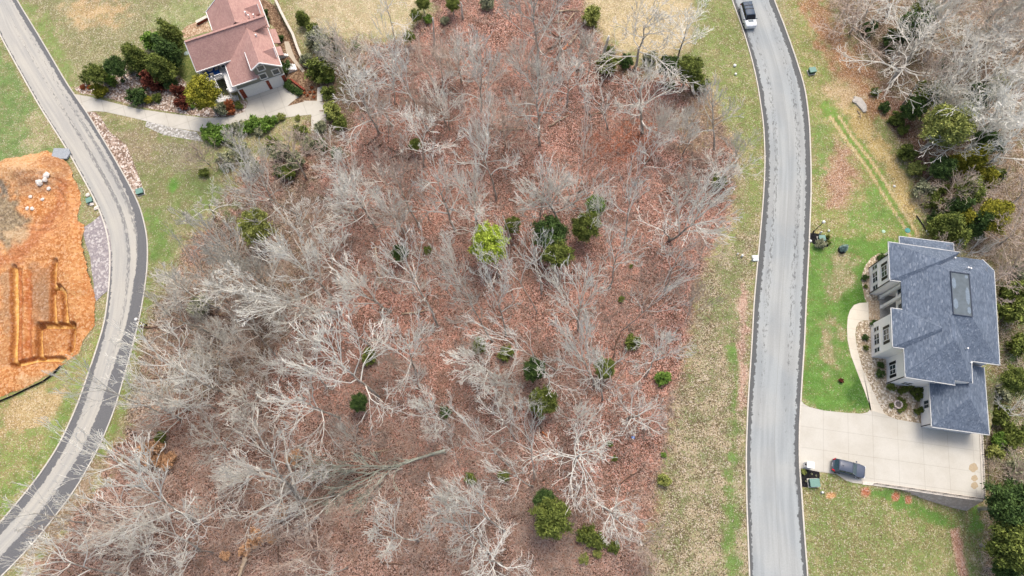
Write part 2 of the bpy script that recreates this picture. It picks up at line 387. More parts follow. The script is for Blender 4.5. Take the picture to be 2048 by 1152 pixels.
def ground_mat(name, sc=8.0, bump=.6, greenscale=.55, hi_amt=.34, pit=1.0, lo=.36, hi_=.62):
    n = N(name, .95, .1); v = n.coord('Object')
    at = lambda k: n.n('ShaderNodeAttribute', attribute_name=k)
    c0, c1, d = n.cell(v, sc); f = n.noise(v, sc * 2.2, 4, .7); big = n.noise(v, .35, 4, .6)
    s = n.math('ADD', n.math('MULTIPLY', c0, .45), n.math('MULTIPLY', f, .55))
    big2 = n.noise(v, .11, 5, .65)
    s = n.math('ADD', s, n.math('MULTIPLY_ADD', n.math('ADD', big, big2), .55, -.55))
    c = n.mix(n.step(s, lo, hi_), at('cb').outputs['Color'], at('ca').outputs['Color'])
    hi = n.mix(hi_amt, at('ca').outputs['Color'], (.8, .76, .7))
    c = n.mix(n.math('MULTIPLY', n.step(c1, .82, .86), .7), c, hi)
    c = n.mix(n.step(n.math('ADD', c1, n.math('MULTIPLY', f, .2)), .2, .12) if pit else 0.0, c, n.mix(.45, at('cb').outputs['Color'], (.02, .017, .012)))
    gn = n.noise(v, greenscale, 7, .68); gf = n.noise(v, 3.2, 4, .7)
    gm = n.math('ADD', n.math('ADD', n.math('MULTIPLY', gn, .56), n.math('MULTIPLY', gf, .26)), n.math('MULTIPLY', c0, .18))
    thr = n.math('MULTIPLY_ADD', at('gd').outputs['Fac'], -.44, .72)
    mask = n.step(gm, n.math('SUBTRACT', thr, .09), n.math('ADD', thr, .09))
    h = n.n('ShaderNodeHueSaturation'); n.l(n.math('MULTIPLY', n.math('MULTIPLY_ADD', f, 1.3, .4), n.math('MULTIPLY_ADD', n.noise(v, .8, 4, .6), 1.5, .25)), h.inputs['Value']); n.l(at('cc').outputs['Color'], h.inputs['Color'])
    h.inputs['Saturation'].default_value = .93
    c = n.mix(n.math('MULTIPLY', mask, .8), c, h.outputs[0])
    n.bump(n.math('ADD', f, d), bump, .12)
    return n.out(c)
M_ground = ground_mat('ground_cover')
grid_mesh('ground', axis(-112, 108, .34, 2500), axis(-30, 100, .34, 2500), lambda X, Y: terrain(X, Y), M_ground, WL + LAYERS)

# excavated building lot: raised dirt with footing trenches
TR = [[z3(*q) for q in L] for L in ([(240,520),(236,640),(232,700),(236,790)], [(236,645),(262,632),(288,660),(285,790)], [(165,792),(318,792)], [(168,792),(166,935)], [(318,792),(308,880),(300,905)], [(58,962),(166,935),(270,938)], [(62,545),(68,700),(62,960)])]
DITCH = [[z3(*q) for q in L] for L in ([(130,560),(128,700),(125,930)], [(85,560),(90,700),(85,940)])]
def plind(px, py, L):
    d = np.full(px.shape, 1e9)
    for i in range(len(L) - 1):
        x0, y0 = L[i]; x1, y1 = L[i + 1]; ex, ey = x1 - x0, y1 - y0
        t = np.clip(((px - x0) * ex + (py - y0) * ey) / (ex * ex + ey * ey), 0, 1)
        d = np.minimum(d, np.hypot(px - x0 - ex * t, py - y0 - ey * t))
    return d
def dirtz(X, Y):
    px, py = topx(X, Y); d1 = vnoise(X, Y, .9, 51, 3) * 3
    s = sdist(px, py, DIRT); z = .05 + .25 * sst(0, -22, s) + vnoise(X, Y, .5, 61, 4) * .5 * sst(0, -20, s)
    z += 1.6 * np.exp(-(((px - 60) / 60) ** 2 + ((py - 345) / 30) ** 2)) + .9 * np.exp(-(((px - 150) / 26) ** 2 + ((py - 560) / 70) ** 2))
    for L in TR: z -= .85 * sst(7.5, 3.0, plind(px + d1 * .4, py, L))
    for L in DITCH: z -= .3 * sst(8, 2.0, plind(px + d1 * 2, py, L))
    z -= .35 * sst(-.02, .25, .25 - sdist(px, py, [z3(170,800), z3(312,800), z3(300,890), z3(172,925)]) / 40)
    tr = np.hypot((px - 80) / 1.3, py - 410); z -= .12 * np.maximum(sst(5, 1, abs(tr - 40)), sst(5, 1, abs(tr - 54))) * (px > 30)
    return z
OR1 = (214,160,108); OR2 = (178,114,64)
DL = [
 (DIRT, 6, OR1,OR2,OLV,0,6),
 (blob(60,350,90,34), 24, (212,172,128),(190,142,96),OLV,0,14),
 (blob(95,370,50,24), 20, (190,148,110),(168,120,84),OLV,0,14),
 ([(-300,430),(20,380),(50,430),(80,470),(60,520),(0,500),(-300,500)], 18, (156,140,112),(116,104,86),OLV,0.05,16),
 ([(0,360),(18,366),(22,400),(0,392)], 8, (140,128,110),(110,100,86),OLV,0,6),
 ([(50,460),(100,425),(150,400),(160,440),(110,490),(60,520),(20,530)], 14, (212,158,108),(184,126,82),OLV,0,12),
 (strip([z3(0,520), z3(60,510), z3(150,430), z3(250,300), z3(275,190)], 26), 12, (190,130,88),(164,104,66),OLV,0,6),
 (blob(155,560,22,80), 12, (206,158,106),(184,124,76),OLV,0,12),
 (blob(183,590,8,80), 8, (200,146,96),(180,118,70),OLV,0,8),
 ([z3(130,540), z3(230,530), z3(220,770), z3(130,790)], 12, (180,136,98),(156,110,74),OLV,0,8),
 ([z3(0,600), z3(60,560), z3(60,960), z3(0,1000)], 12, (196,150,104),(174,120,76),OLV,0,8),
 (blob(30,470,30,12), 12, (196,170,134),(168,136,100),OLV,0,14),
 (blob(120,330,26,20), 14, (186,140,100),(160,112,76),OLV,0,12),
 (blob(20,600,14,70), 14, (188,150,112),(160,118,82),OLV,0,12),
 (blob(90,600,16,50), 12, (172,138,106),(150,110,78),OLV,0,10),
 (blob(100,760,60,14), 12, (214,178,134),(190,146,100),OLV,0,10),
 ([z3(175,805), z3(308,805), z3(298,885), z3(175,920)], 5, (196,146,98),(172,112,66),OLV,0,5),
] + [(strip(L, 16), 4, (176,114,66),(150,92,50),OLV,0,2) for L in TR] + [(strip(L, 10), 6, (186,118,70),(166,98,56),OLV,0,4) for L in DITCH] + \
 [(strip(L, 6.5), 3, (236,190,118),(216,164,92),OLV,0,2) for L in TR]
e0 = ray(-60, 560); xs = np.arange(-84, -44, .14); ys = np.arange(14, 62, .14)
grid_mesh('dirt_lot', xs, ys, dirtz, ground_mat('excavated_dirt', 4.0, .6, .55, .1, 0, .28, .74), DL, keep=lambda X, Y: sdist(*topx(X, Y), DIRT) + vnoise(X, Y, .5, 71, 3) * 14 < 0)

# ------------------------------------------------------------ roads, kerbs, driveways, beds
def smoothline(P, n=140):
    P = np.array(P, float); d = np.r_[0, np.cumsum(np.hypot(*np.diff(P, axis=0).T))]; t = np.linspace(0, d[-1], n)
    Q = np.stack([np.interp(t, d, P[:, 0]), np.interp(t, d, P[:, 1])], 1)
    for _ in range(6): Q[1:-1] = (Q[:-2] + 2 * Q[1:-1] + Q[2:]) / 4
    return Q
def road(name, Lp, Rp, wl, wr, patch, mat, z=.02, n=140, kerb=.16):
    L = smoothline([ray(*q) for q in Lp], n); R = smoothline([ray(*q) for q in Rp], n)
    mb = MB(); uv = []; s = 0; mid = (L + R) / 2; cum = np.r_[0, np.cumsum(np.hypot(*np.diff(mid, axis=0).T))]
    for i in range(n): mb.v += [(L[i][0], L[i][1], z), (R[i][0], R[i][1], z)]
    for i in range(n - 1): mb.f.append((2 * i, 2 * i + 2, 2 * i + 3, 2 * i + 1))
    o = mb.build(name, mat); me = o.data; tag(o, kind='structure')
    if me.polygons[0].normal.z < 0: me.flip_normals()
    u = me.uv_layers.new(name='across')
    for lp in me.loops: u.data[lp.index].uv = (lp.vertex_index % 2, cum[lp.vertex_index // 2])
    tt = cum / cum[-1]
    for nm, f in (('wl', wl), ('wr', wr), ('pt', patch)):
        a = me.attributes.new(nm, 'FLOAT', 'POINT'); vals = np.interp(tt, [q[0] for q in f], [q[1] for q in f]); a.data.foreach_set('value', np.repeat(vals, 2).astype(np.float32))
    for side, E_, sgn in (('l', L, -1), ('r', R, 1)):
        k = MB()
        for i in range(n):
            a = E_[max(i - 1, 0)]; b = E_[min(i + 1, n - 1)]; d = (b - a) / np.hypot(*(b - a)); nrm = np.array([d[1], -d[0]])
            if np.dot(nrm, (R[i] - L[i])) * sgn < 0: nrm = -nrm
            p, q = E_[i] - nrm * .02, E_[i] + nrm * kerb
            k.v += [(p[0], p[1], -.05), (p[0], p[1], .09), (q[0], q[1], .12), (q[0], q[1], -.05)]
        for i in range(n - 1):
            for j in range(3):
                a = i * 4 + j; k.f.append((a, a + 1, a + 5, a + 4))
        tag(k.build('kerb', M_conc), kind='structure')
    return o
def road_mat(name, light, light2, dark, streak, seed):
    n = N(name, .85, .2); uvn = n.n('ShaderNodeUVMap', uv_map='across').outputs[0]
    sp = n.n('ShaderNodeSeparateXYZ'); n.l(uvn, sp.inputs[0]); U, V = sp.outputs[0], sp.outputs[1]
    at = lambda k: n.n('ShaderNodeAttribute', attribute_name=k).outputs['Fac']
    obj = n.coord('Object')
    m = n.n('ShaderNodeMapping'); m.inputs['Scale'].default_value = (13, .55, 1); m.inputs['Location'].default_value = (seed, seed, 0); n.l(uvn, m.inputs[0])
    m2 = n.n('ShaderNodeMapping'); m2.inputs['Scale'].default_value = (6, .05, 1); m2.inputs['Location'].default_value = (seed * 2, 0, 0); n.l(uvn, m2.inputs[0])
    st = n.noise(m.outputs[0], 2.2, 5, .7); band = n.noise(m2.outputs[0], 1.6, 2, .5); rag = n.noise(obj, 1.6, 5, .7); fine = n.noise(obj, 9, 4, .7); big = n.noise(obj, .12, 3, .5)
    c = n.mix(n.step(band, .35, .65), lin(light, KA), lin(light2, KA))
    c = n.mix(n.step(big, .4, .6), c, n.mix(.12, c, lin((214, 204, 184), KA)))
    c = n.mix(n.step(fine, .35, .7), n.mix(.86, (0, 0, 0), c), c)
    seam = n.math('LESS_THAN', n.math('ABSOLUTE', n.math('SUBTRACT', U, .53)), .004)
    c = n.mix(n.math('MULTIPLY', seam, .3), c, lin((120, 118, 112), KA))
    rj = n.math('ADD', n.math('MULTIPLY_ADD', rag, .16, -.08), n.math('MULTIPLY_ADD', st, .10, -.05))
    l = n.step(n.math('ADD', U, rj), n.math('SUBTRACT', at('wl'), .0), n.math('SUBTRACT', at('wl'), .015))
    r = n.step(n.math('ADD', U, rj), n.math('SUBTRACT', 1.0, at('wr')), n.math('SUBTRACT', 1.015, at('wr')))
    # worn wheel tracks where the light coat has flaked off
    t1 = n.step(n.math('ABSOLUTE', n.math('SUBTRACT', U, streak[0])), .11, .02); t2 = n.step(n.math('ABSOLUTE', n.math('SUBTRACT', U, streak[1])), .13, .02)
    tr = n.math('MAXIMUM', t1, t2)
    sm = n.math('ADD', n.math('MULTIPLY', st, .75), n.math('MULTIPLY', fine, .25))
    lvl = n.math('ADD', sm, n.math('MULTIPLY', n.math('MULTIPLY', tr, at('pt')), .2))
    pm = n.math('MULTIPLY', n.step(lvl, .655, .68), tr)
    dk = n.mix(n.step(fine, .3, .7), tuple(.8 * x for x in lin(dark, KA)), tuple(1.2 * x for x in lin(dark, KA)))
    c = n.mix(n.math('MULTIPLY', n.math('MAXIMUM', l, r), .96), c, dk)
    c = n.mix(n.math('MULTIPLY', pm, .7), c, dk)
    n.bump(fine, .15, .02)
    return n.out(c)
RR_L = [(1440,-120),(1464,0),(1480,40),(1492,76),(1505,120),(1516,168),(1528,248),(1531,320),(1528,390),(1522,460),(1515,536),(1509,601),(1505,680),(1497,800),(1493,900),(1494,1000),(1500,1152),(1510,1400)]
RR_R = [(1515,-120),(1547,0),(1568,52),(1592,120),(1610,180),(1618,248),(1621,339),(1621,390),(1618,458),(1616,510),(1611,601),(1608,680),(1602,770),(1597,862),(1597,930),(1601,971),(1606,1049),(1614,1152),(1628,1400)]
road('right_road', RR_L, RR_R, [(0,.07),(.5,.12),(.8,.07),(1,.05)], [(0,.14),(.4,.11),(.6,.09),(1,.07)], [(0,.35),(.3,.7),(.5,.75),(.65,.55),(.8,.15),(1,.05)], road_mat('worn_grey_asphalt', (170,176,176), (156,162,163), (92,94,94), (.24, .74), 3.1))
LR_L = [(-60,-110),(0,68),(38,137),(80,212),(137,301),(186,390),(201,421),(215,460),(222,505),(220,570),(211,645),(192,706),(155,814),(118,894),(72,962),(0,1048),(-120,1170)]
LR_R = [(-25,-120),(33,0),(79,75),(137,174),(171,222),(219,301),(253,360),(281,416),(295,477),(294,542),(281,627),(262,702),(229,819),(200,890),(150,980),(72,1080),(7,1148),(-60,1210)]
road('left_road', LR_L, LR_R, [(0,.04),(.55,.03),(.66,.08),(.8,.2),(1,.24)], [(0,.2),(.3,.12),(.42,.1),(.52,.2),(.62,.32),(.75,.40),(1,.38)], [(0,.3),(.3,.6),(.45,1.1),(.6,.9),(.8,.3),(1,.2)], road_mat('dusty_asphalt', (190,187,177), (174,173,167), (104,105,107), (.5, .76), 7.7))
def sheet(name, pts, z, mat, kind='structure', pxs=True):
    mb = MB(); q = [(*ray(*p), z) for p in pts] if pxs else [(*p, z) for p in pts]
    mb.poly(q); o = mb.build(name, mat)
    if o.data.polygons[0].normal.z < 0: o.data.flip_normals()
    return tag(o, kind=kind)
RHA = math.radians(-8.009); RHO = Vector((*ray(*z4(470, 790)), 0))
def rhl(p):     # photo px -> right-house frame on the ground
    x, y = ray(*p); dx, dy = x - RHO.x, y - RHO.y; c, s = math.cos(RHA), math.sin(RHA); return (dx * c + dy * s, -dx * s + dy * c)
def slab_mat(name, rgb, org, ang, sx, sy, stain=(160,150,130), lw=.035):
    n = N(name, .85, .2); v = n.coord('Object')
    m = n.n('ShaderNodeVectorRotate', rotation_type='Z_AXIS'); m.inputs['Angle'].default_value = -ang; m.inputs['Center'].default_value = (org[0], org[1], 0); n.l(v, m.inputs[0])
    sp = n.n('ShaderNodeSeparateXYZ'); n.l(m.outputs[0], sp.inputs[0]); ls = []
    for o, s, k in ((sp.outputs[0], sx, org[0]), (sp.outputs[1], sy, org[1])):
        q = n.math('DIVIDE', n.math('SUBTRACT', o, k), s); fr = n.math('ABSOLUTE', n.math('SUBTRACT', n.math('FRACT', n.math('ADD', q, .5)), .5))
        ls.append(n.math('LESS_THAN', fr, lw / s))
    big = n.noise(v, .3, 5, .6); fine = n.noise(v, 6, 4, .7)
    c = n.mix(n.step(big, .35, .7), lin(rgb, KA), n.mix(.25, lin(rgb, KA), lin(stain, KA)))
    c = n.mix(n.step(fine, .3, .7), n.mix(.93, (0, 0, 0), c), c)
    c = n.mix(n.math('MULTIPLY', n.math('MAXIMUM', *ls), .26), c, lin((120, 112, 98), KA))
    return n.out(c)
jp = ray(*z5(487, 330))
M_drive = slab_mat('pale_concrete_slabs', (202, 199, 188), jp, RHA, 3.36, 2.85)
rd_edge = [(1599,804),(1597,862),(1597,935)]
DRV = [z5(65,120),z5(80,140),z5(110,158),z5(200,180),z5(330,193),z5(420,198),z5(455,190),z5(470,172),z5(500,180),z5(540,195),z5(575,212),z5(630,232),z5(770,256),z5(812,262),z5(1120,318),z5(1137,703),z5(490,614),z5(430,611),z5(370,604),z5(330,592),z5(300,572),z5(270,552),z5(175,540),z5(58,518),z5(51,400),z5(51,262)]
sheet('driveway', DRV, .034, M_drive)
M_walk = slab_mat('walkway_concrete', (226, 218, 200), jp, RHA, 50, 1.5, lw=.03)
WALKL = [(472,1112),(455,1060),(430,990),(395,900),(350,780),(330,690),(328,620),(332,560),(345,520),(368,490),(400,478),(463,475)]
WALKR = [(463,578),(425,578),(395,590),(380,620),(376,660),(385,740),(418,860),(465,960),(508,1050),(545,1118),(560,1125)]
sheet('walkway', [z4(*q) for q in WALKL + WALKR] + [z5(500,186), z5(470,178)], .038, M_walk)
M_gravel = speckle('tan_gravel', [(206,192,166),(166,148,122),(236,224,204)], 5, .7)
sheet('gravel_bed', [z4(*q) for q in [(380,640),(385,740),(418,860),(465,960),(508,1050),(545,1118),(600,1152),(760,1175),(900,1100),(900,900),(700,640),(560,570),(470,570),(395,590)]], .016, M_gravel)
sheet('gravel_bed', [z4(*q) for q in [(545,195),(510,193),(470,215),(435,260),(415,310),(412,350),(420,400),(430,450),(445,478),(640,500),(700,300),(640,210)]], .016, M_gravel)
M_mulch = speckle('black_mulch', [(30,30,33),(46,45,46)], 7, .6)
sheet('mulch_bed', [z5(*q) for q in [(63,518),(150,528),(172,540),(175,560),(172,600),(155,632),(110,632),(64,626)]], .026, M_mulch)
K = lambda x, y: (1580 + x / 12.8, 430 + y / 12.8)
sheet('mulch_bed', [K(*q) for q in [(490,460),(600,460),(760,490),(900,520),(960,560),(1000,620),(960,660),(930,720),(985,770),(970,815),(860,815),(760,800),(620,760),(550,690),(490,640)]], .026, M_mulch)
sheet('mulch_bed', [K(1335 + 115 * math.cos(t * .5236), 895 + 105 * math.sin(t * .5236)) for t in range(12)], .026, M_mulch)
M_purple = speckle('blue_grey_stone', [(180,172,170),(158,150,152),(204,198,194)], 4, .6)
sheet('gravel_patch', [z3(*q) for q in [(360,372),(395,350),(433,318),(455,360),(470,410),(476,470),(474,560),(468,640),(440,660),(412,688),(398,668),(402,620),(392,560),(386,500),(366,440),(356,400)]], .06, M_purple)
M_rocks = speckle('rubble_stones', [(200,178,160),(138,116,100),(232,220,208)], 4.2, 1.0)
sheet('rock_bed', [z1(*q) for q in [(435,520),(470,545),(600,565),(800,622),(1000,655),(1200,684),(1330,684),(1430,655),(1450,600),(1420,585),(1380,600),(1300,640),(1200,600),(1110,500),(1090,485),(1010,420),(960,430),(860,400),(740,398),(640,440),(560,500),(490,485)]], .014, M_rocks)
sheet('rock_bed', [z1(*q) for q in [(505,655),(560,655),(600,700),(640,770),(740,850),(785,960),(835,1090),(838,1140),(790,1145),(745,1060),(650,890),(570,760)]], .014, M_rocks)
LD = ray(*z1(1450, 700)); LHA = math.radians(22.8)
M_ldrive = slab_mat('weathered_concrete', (206, 202, 190), ray(*z2(870, 930)), LHA, 3.0, 3.4, (150, 142, 126), .05)
sheet('driveway', [z1(*q) for q in [(428,550),(440,552),(520,565),(600,585),(800,636),(1000,665),(1200,690),(1330,686),(1430,655),(1452,600),(1440,575),(1420,560),(1640,490),(1680,530),(1780,590),(1850,590),(1905,605),(1912,770),(1822,765),(1820,670),(1650,690),(1500,690),(1330,730),(1170,770),(1000,745),(800,695),(620,655),(560,650),(510,655),(480,620)]], .03, M_ldrive)
sheet('rock_bed', [z1(*q) for q in [(860,700),(1000,745),(1150,772),(1190,830),(1130,820),(960,790),(850,740)]], .012, speckle('pale_stones', [(200,198,190),(160,156,146),(222,220,214)], 4, .8))
M_soil = speckle('brown_mulch', [(146,118,94),(112,88,68),(172,146,118)], 5, .6)
sheet('mulch_bed', [z2(*q) for q in [(850,0),(920,0),(1010,60),(1230,480),(1420,760),(1440,830),(1410,965),(1290,975),(1120,830),(1085,700),(1060,560),(1000,260),(900,180)]], .018, M_soil)
sheet('mulch_bed', [z2(*q) for q in [(1210,950),(1160,990),(1130,1020),(1290,975),(1250,930)]], .045, M_soil)
sheet('mulch_bed', [z2(*q) for q in [(150,370),(330,310),(400,300),(350,180),(300,190),(160,250),(80,330)]], .012, speckle('tan_mulch', [(204,176,146),(172,142,112),(222,200,172)], 5, .6))
sheet('lawn_strip', [z2(*q) for q in [(90,450),(150,420),(250,670),(240,790),(150,780),(60,690),(40,620)]], .010, speckle('short_lawn', [(128,138,78),(112,126,66),(146,150,92)], 5, .4))
sheet('footpath', [z2(*q) for q in [(1095,400),(1140,400),(1178,500),(1210,575),(1295,680),(1275,698),(1190,600),(1120,510)]], .05, plain('stepping_stone', (196, 184, 164), .9, .1))
sheet('footpath', [z2(*q) for q in [(1415,845),(1465,828),(1465,975),(1410,975)]], .05, plain('stepping_stone2', (208, 204, 192), .9, .1))
# stains on the pale driveway
M_stain = plain('oil_stain', (176, 160, 132), .9, .1)
for cx, cy, rx, ry in ((1076, 515, 27, 26), (1083, 577, 20, 18), (1083, 620, 22, 20)):
    sheet('driveway_stain', [z5(cx + rx * math.cos(t * .4488) * (1 + .12 * math.sin(t * 2.3)), cy + ry * math.sin(t * .4488) * (1 + .12 * math.cos(t * 1.7))) for t in range(14)], .041, M_stain)

# ------------------------------------------------------------ houses
def shingles(name, a, b, c, k=1.0):
    n = N(name, .9, .15); v = n.coord('Object'); geo = n.n('ShaderNodeNewGeometry')
    m = n.n('ShaderNodeMapping'); m.inputs['Scale'].default_value = (1.0, .38, 1.4); n.l(v, m.inputs[0])
    m2 = n.n('ShaderNodeMapping'); m2.inputs['Scale'].default_value = (.4, 1.0, 1.4); n.l(v, m2.inputs[0])
    c0, c1, d = n.cell(m.outputs[0], 6.5); fine = n.noise(v, 9, 3, .7); big = n.noise(v, .5, 4, .6)
    s = n.math('ADD', n.math('MULTIPLY', c0, .4), n.math('MULTIPLY', fine, .6))
    q = n.mix(n.step(s, .3, .7), lin(a, KA * k), lin(b, KA * k))
    q = n.mix(n.math('MULTIPLY', n.step(c1, .9, .94), .38), q, lin(c, KA * k))
    q = n.mix(n.step(big, .35, .7), n.mix(.88, (0, 0, 0), q), q)
    n.bump(fine, .25, .03)
    return n.out(q)
M_blue = shingles('blue_grey_shingles', (94, 106, 122), (118, 130, 146), (164, 174, 186))
M_red = shingles('red_brown_shingles', (180, 142, 134), (196, 158, 147), (206, 172, 160))
M_gutter = plain('gutter_paint', (196, 198, 196), .5, .05)
def hipm(mb, eave, z0, top, z1, thick=.18):
    """closed roof: eave polygon at z0 rising to top polygon/points (same count, repeats allowed) at z1"""
    n = len(eave); b = len(mb.v); zz = z0 if isinstance(z0, (list, tuple)) else [z0] * n; z1l = z1 if isinstance(z1, (list, tuple)) else [z1] * n
    mb.v += [(p[0], p[1], z - thick) for p, z in zip(eave, zz)] + [(p[0], p[1], z) for p, z in zip(eave, zz)] + [(p[0], p[1], z) for p, z in zip(top, z1l)]
    mb.f.append(tuple(range(b, b + n))[::-1])
    for i in range(n):
        j = (i + 1) % n; mb.f.append((b + i, b + j, b + n + j, b + n + i))
        if tuple(top[i]) == tuple(top[j]): mb.f.append((b + n + i, b + n + j, b + 2 * n + i))
        else: mb.f.append((b + n + i, b + n + j, b + 2 * n + j, b + 2 * n + i))
    if len(set(map(tuple, top))) > 2: mb.f.append(tuple(range(b + 2 * n, b + 3 * n)))
def roofpart(parent, eave, z0, top, z1, mat, gutter=True, skip=()):
    mb = MB(); hipm(mb, eave, z0, top, z1); o = mb.build('roof', mat, parent)
    if gutter:
        g = MB(); n = len(eave); c = (sum(p[0] for p in eave) / n, sum(p[1] for p in eave) / n)
        for i in range(n):
            if i in skip: continue
            a, q = Vector(eave[i]), Vector(eave[(i + 1) % n]); zz = z0 if not isinstance(z0, (list, tuple)) else None
            za, zb = (zz, zz) if zz is not None else (z0[i], z0[(i + 1) % n])
            d = (q - a).normalized(); nn = Vector((d.y, -d.x)); nn = nn if nn.dot(a - Vector(c)) > 0 else -nn
            a = a + nn * .06 - d * .1; q = q + nn * .06 + d * .1
            g.bar((a.x, a.y, za - .1), (q.x, q.y, zb - .1), .11, .14)
        g.build('gutter', M_gutter, o)
    return o
def window(parent, face, u0, u1, z0, z1, pos, muls=2, rails=1, shutters=False, fm=None, fw=.09):
    """face 'x-': wall looking to -x at x=pos, u along y; 'y-': looking to -y at y=pos, u along x"""
    fm = fm or M_white; f = MB(); g = MB(); s = -1
    def bx(mb, a, b, c, d, t0, t1):
        if face == 'x-': mb.box(pos - t1, a, c, pos - t0, b, d)
        elif face == 'x+': mb.box(pos + t0, a, c, pos + t1, b, d)
        else: mb.box(a, pos - t1, c, b, pos - t0, d)
    bx(f, u0 - fw, u0, z0 - fw, z1 + fw, -.02, .07); bx(f, u1, u1 + fw, z0 - fw, z1 + fw, -.02, .07)
    bx(f, u0, u1, z1, z1 + fw, -.02, .075); bx(f, u0, u1, z0 - fw, z0, -.02, .11)
    for i in range(1, muls): c = u0 + (u1 - u0) * i / muls; bx(f, c - .04, c + .04, z0, z1, -.02, .055)
    for i in range(1, rails + 1):
        if rails: c = z0 + (z1 - z0) * i / (rails + 1); bx(f, u0, u1, c - .03, c + .03, -.02, .045)
    bx(g, u0, u1, z0, z1, -.02, .02)
    fo = f.build('window', fm, parent); g.build('pane', M_glass, fo)
    if shutters:
        for a, b in ((u0 - fw - .42, u0 - fw - .03), (u1 + fw + .03, u1 + fw + .42)):
            m = MB(); bx(m, a, b, z0 - .06, z1 + .08, .003, .06)
            for k in range(7):
                zc = z0 + (z1 - z0) * (k + .5) / 7; bx(m, a + .05, b - .05, zc - .03, zc + .03, .06, .075)
            m.build('shutter', M_black, parent)
rh = empty('white_brick_house', RHO, RHA, 'large white brick two-storey house with blue-grey shingle roof and black shutters', 'house')
mb = MB()
mb.prism([(2.0,-3.6),(9.4,-3.6),(9.4,-.2),(13.1,-.2),(13.4,12.6),(12.2,13.7),(2.0,13.7),(2.0,9.5),(3.6,9.5),(3.6,4.9),(2.0,4.9)], -.3, 3.2)
mb.prism([(2.0,-3.6),(9.4,-3.6),(9.4,-.2),(13.1,-.2),(13.4,12.6),(12.2,13.7),(2.0,13.7)], 3.2, 6.3)
mb.box(0, 0, -.3, 2.0, 4.85, 6.31); mb.box(0.05, 9.52, -.3, 2.0, 13.75, 6.31)
mb.box(2.4, 13.7, -3.3, 9.1, 16.3, 4.8); mb.prism([(6.5,-9.0),(13.1,-9.0),(13.2,-.2),(9.4,-.2),(9.4,-3.6),(6.5,-3.6)], -.3, 3.25)
mb.build('wall', M_whitew, rh)
hipz = 6.42
roofpart(rh, [(1.1,-.6),(13.5,-.6),(13.9,12.8),(12.5,14.2),(1.1,14.2)], hipz, [(6.2,4.5),(8.7,4.5),(8.8,10.2),(8.6,10.7),(6.3,10.7)], 9.05, M_blue, skip=(4,3))
roofpart(rh, [(-.35,9.45),(5.2,9.45),(9.4,14.9),(-.35,15.1)], 6.44, [(5.4,12.2)] * 4, 8.75, M_blue, skip=(1,))
roofpart(rh, [(-.35,-.1),(6.0,-.1),(6.0,5.3),(-.35,5.3)], 6.44, [(4.9,2.6)] * 4, 8.75, M_blue, skip=(1,))
roofpart(rh, [(1.15,-4.0),(7.45,-4.15),(7.45,-.1),(1.15,1.2)], 6.43, [(4.9,-.4)] * 4, 8.1, M_blue, skip=(2,1))
roofpart(rh, [(1.1,-3.5),(9.75,-3.55),(9.85,-.6),(8.0,4.55),(1.1,4.5)], 6.41, [(6.0,1.0),(6.6,1.0),(6.6,1.2),(6.3,4.55),(6.0,4.5)], [8.9,8.9,8.9,9.0,9.0], M_blue, skip=(0,2,3,4))
roofpart(rh, [(2.0,13.9),(9.5,13.9),(9.5,16.9),(2.0,16.9)], 5.0, [(4.9,14.4),(6.8,14.4),(6.8,14.6),(4.9,14.6)], 6.4, M_blue, skip=(0,))
roofpart(rh, [(5.95,-9.45),(13.35,-9.45),(13.4,-.4),(5.95,-3.3)], 3.45, [(9.7,-5.4),(9.7,-5.4),(9.7,-.9),(9.7,-2.8)], 5.75, M_blue, skip=(2,))
m = MB(); m.box(6.28, 4.6, 9.06, 8.62, 10.5, 9.10); dk = m.build('roof_deck', plain('grey_roof_membrane', (100, 110, 116), .95, .1, 2), rh)
m = MB()
for a in ((6.2,4.5,6.28,10.7),(8.62,4.5,8.74,10.6),(6.28,4.5,8.62,4.6),(6.28,10.5,8.62,10.65)): m.box(a[0], a[1], 9.02, a[2], a[3], 9.2)
m.build('rim', plain('dark_flashing', (62, 72, 88), .6), dk)
m = MB()
for cx, cy, rx, ry in ((6.6,9.0,.28,.8),(6.65,6.1,.3,.75),(8.3,7.4,.27,1.25),(8.35,5.4,.25,.5),(8.3,10.1,.22,.25)):
    m.prism([(cx + rx * math.cos(t * .5236) * (1 + .15 * math.sin(t * 3)), cy + ry * math.sin(t * .5236)) for t in range(12)], 9.10, 9.105)
m.build('membrane_patch', plain('wet_patch', (112, 128, 142), .5), dk)
for x, y, z in ((8.8,11.6,8.7),(9.2,11.6,8.6),(9.9,-1.6,5.9),(9.5,-1.0,6.7),(8.6,.6,7.6),(8.2,13.6,7.0)):
    m = MB(); m.cyl(x, y, z - .8, z + .25, .08, 8); m.cyl(x, y, z + .25, z + .3, .12, 8); m.build('vent_pipe', M_white, rh)
for o, wx in ((0.0, 4.85), (9.4, 4.35)):
    for a, b in ((.35, .95), (1.45, 2.95), (3.4, 4.0)): window(rh, 'x-', o + a, o + b, .95, 2.35, 0.0 if o == 0 else .05, 1 if b - a < 1 else 2, 1)
    window(rh, 'x-', o + 1.45, o + 2.95, 3.5, 4.95, 0.0 if o == 0 else .05, 2, 1, True)
window(rh, 'x-', -2.5, -1.3, 1.0, 2.5, 2.0, 2, 1, True)
window(rh, 'x-', -6.6, -5.6, .95, 2.1, 6.5, 2, 0)
window(rh, 'y-', 3.2, 4.4, 1.0, 2.4, -3.6, 2, 1); window(rh, 'y-', 5.6, 6.3, 4.0, 5.2, -3.6, 1, 1)
for a, b in ((5.3, 6.9), (7.6, 9.1)): window(rh, 'x-', a, b, 3.9, 5.3, 2.0, 2, 0)
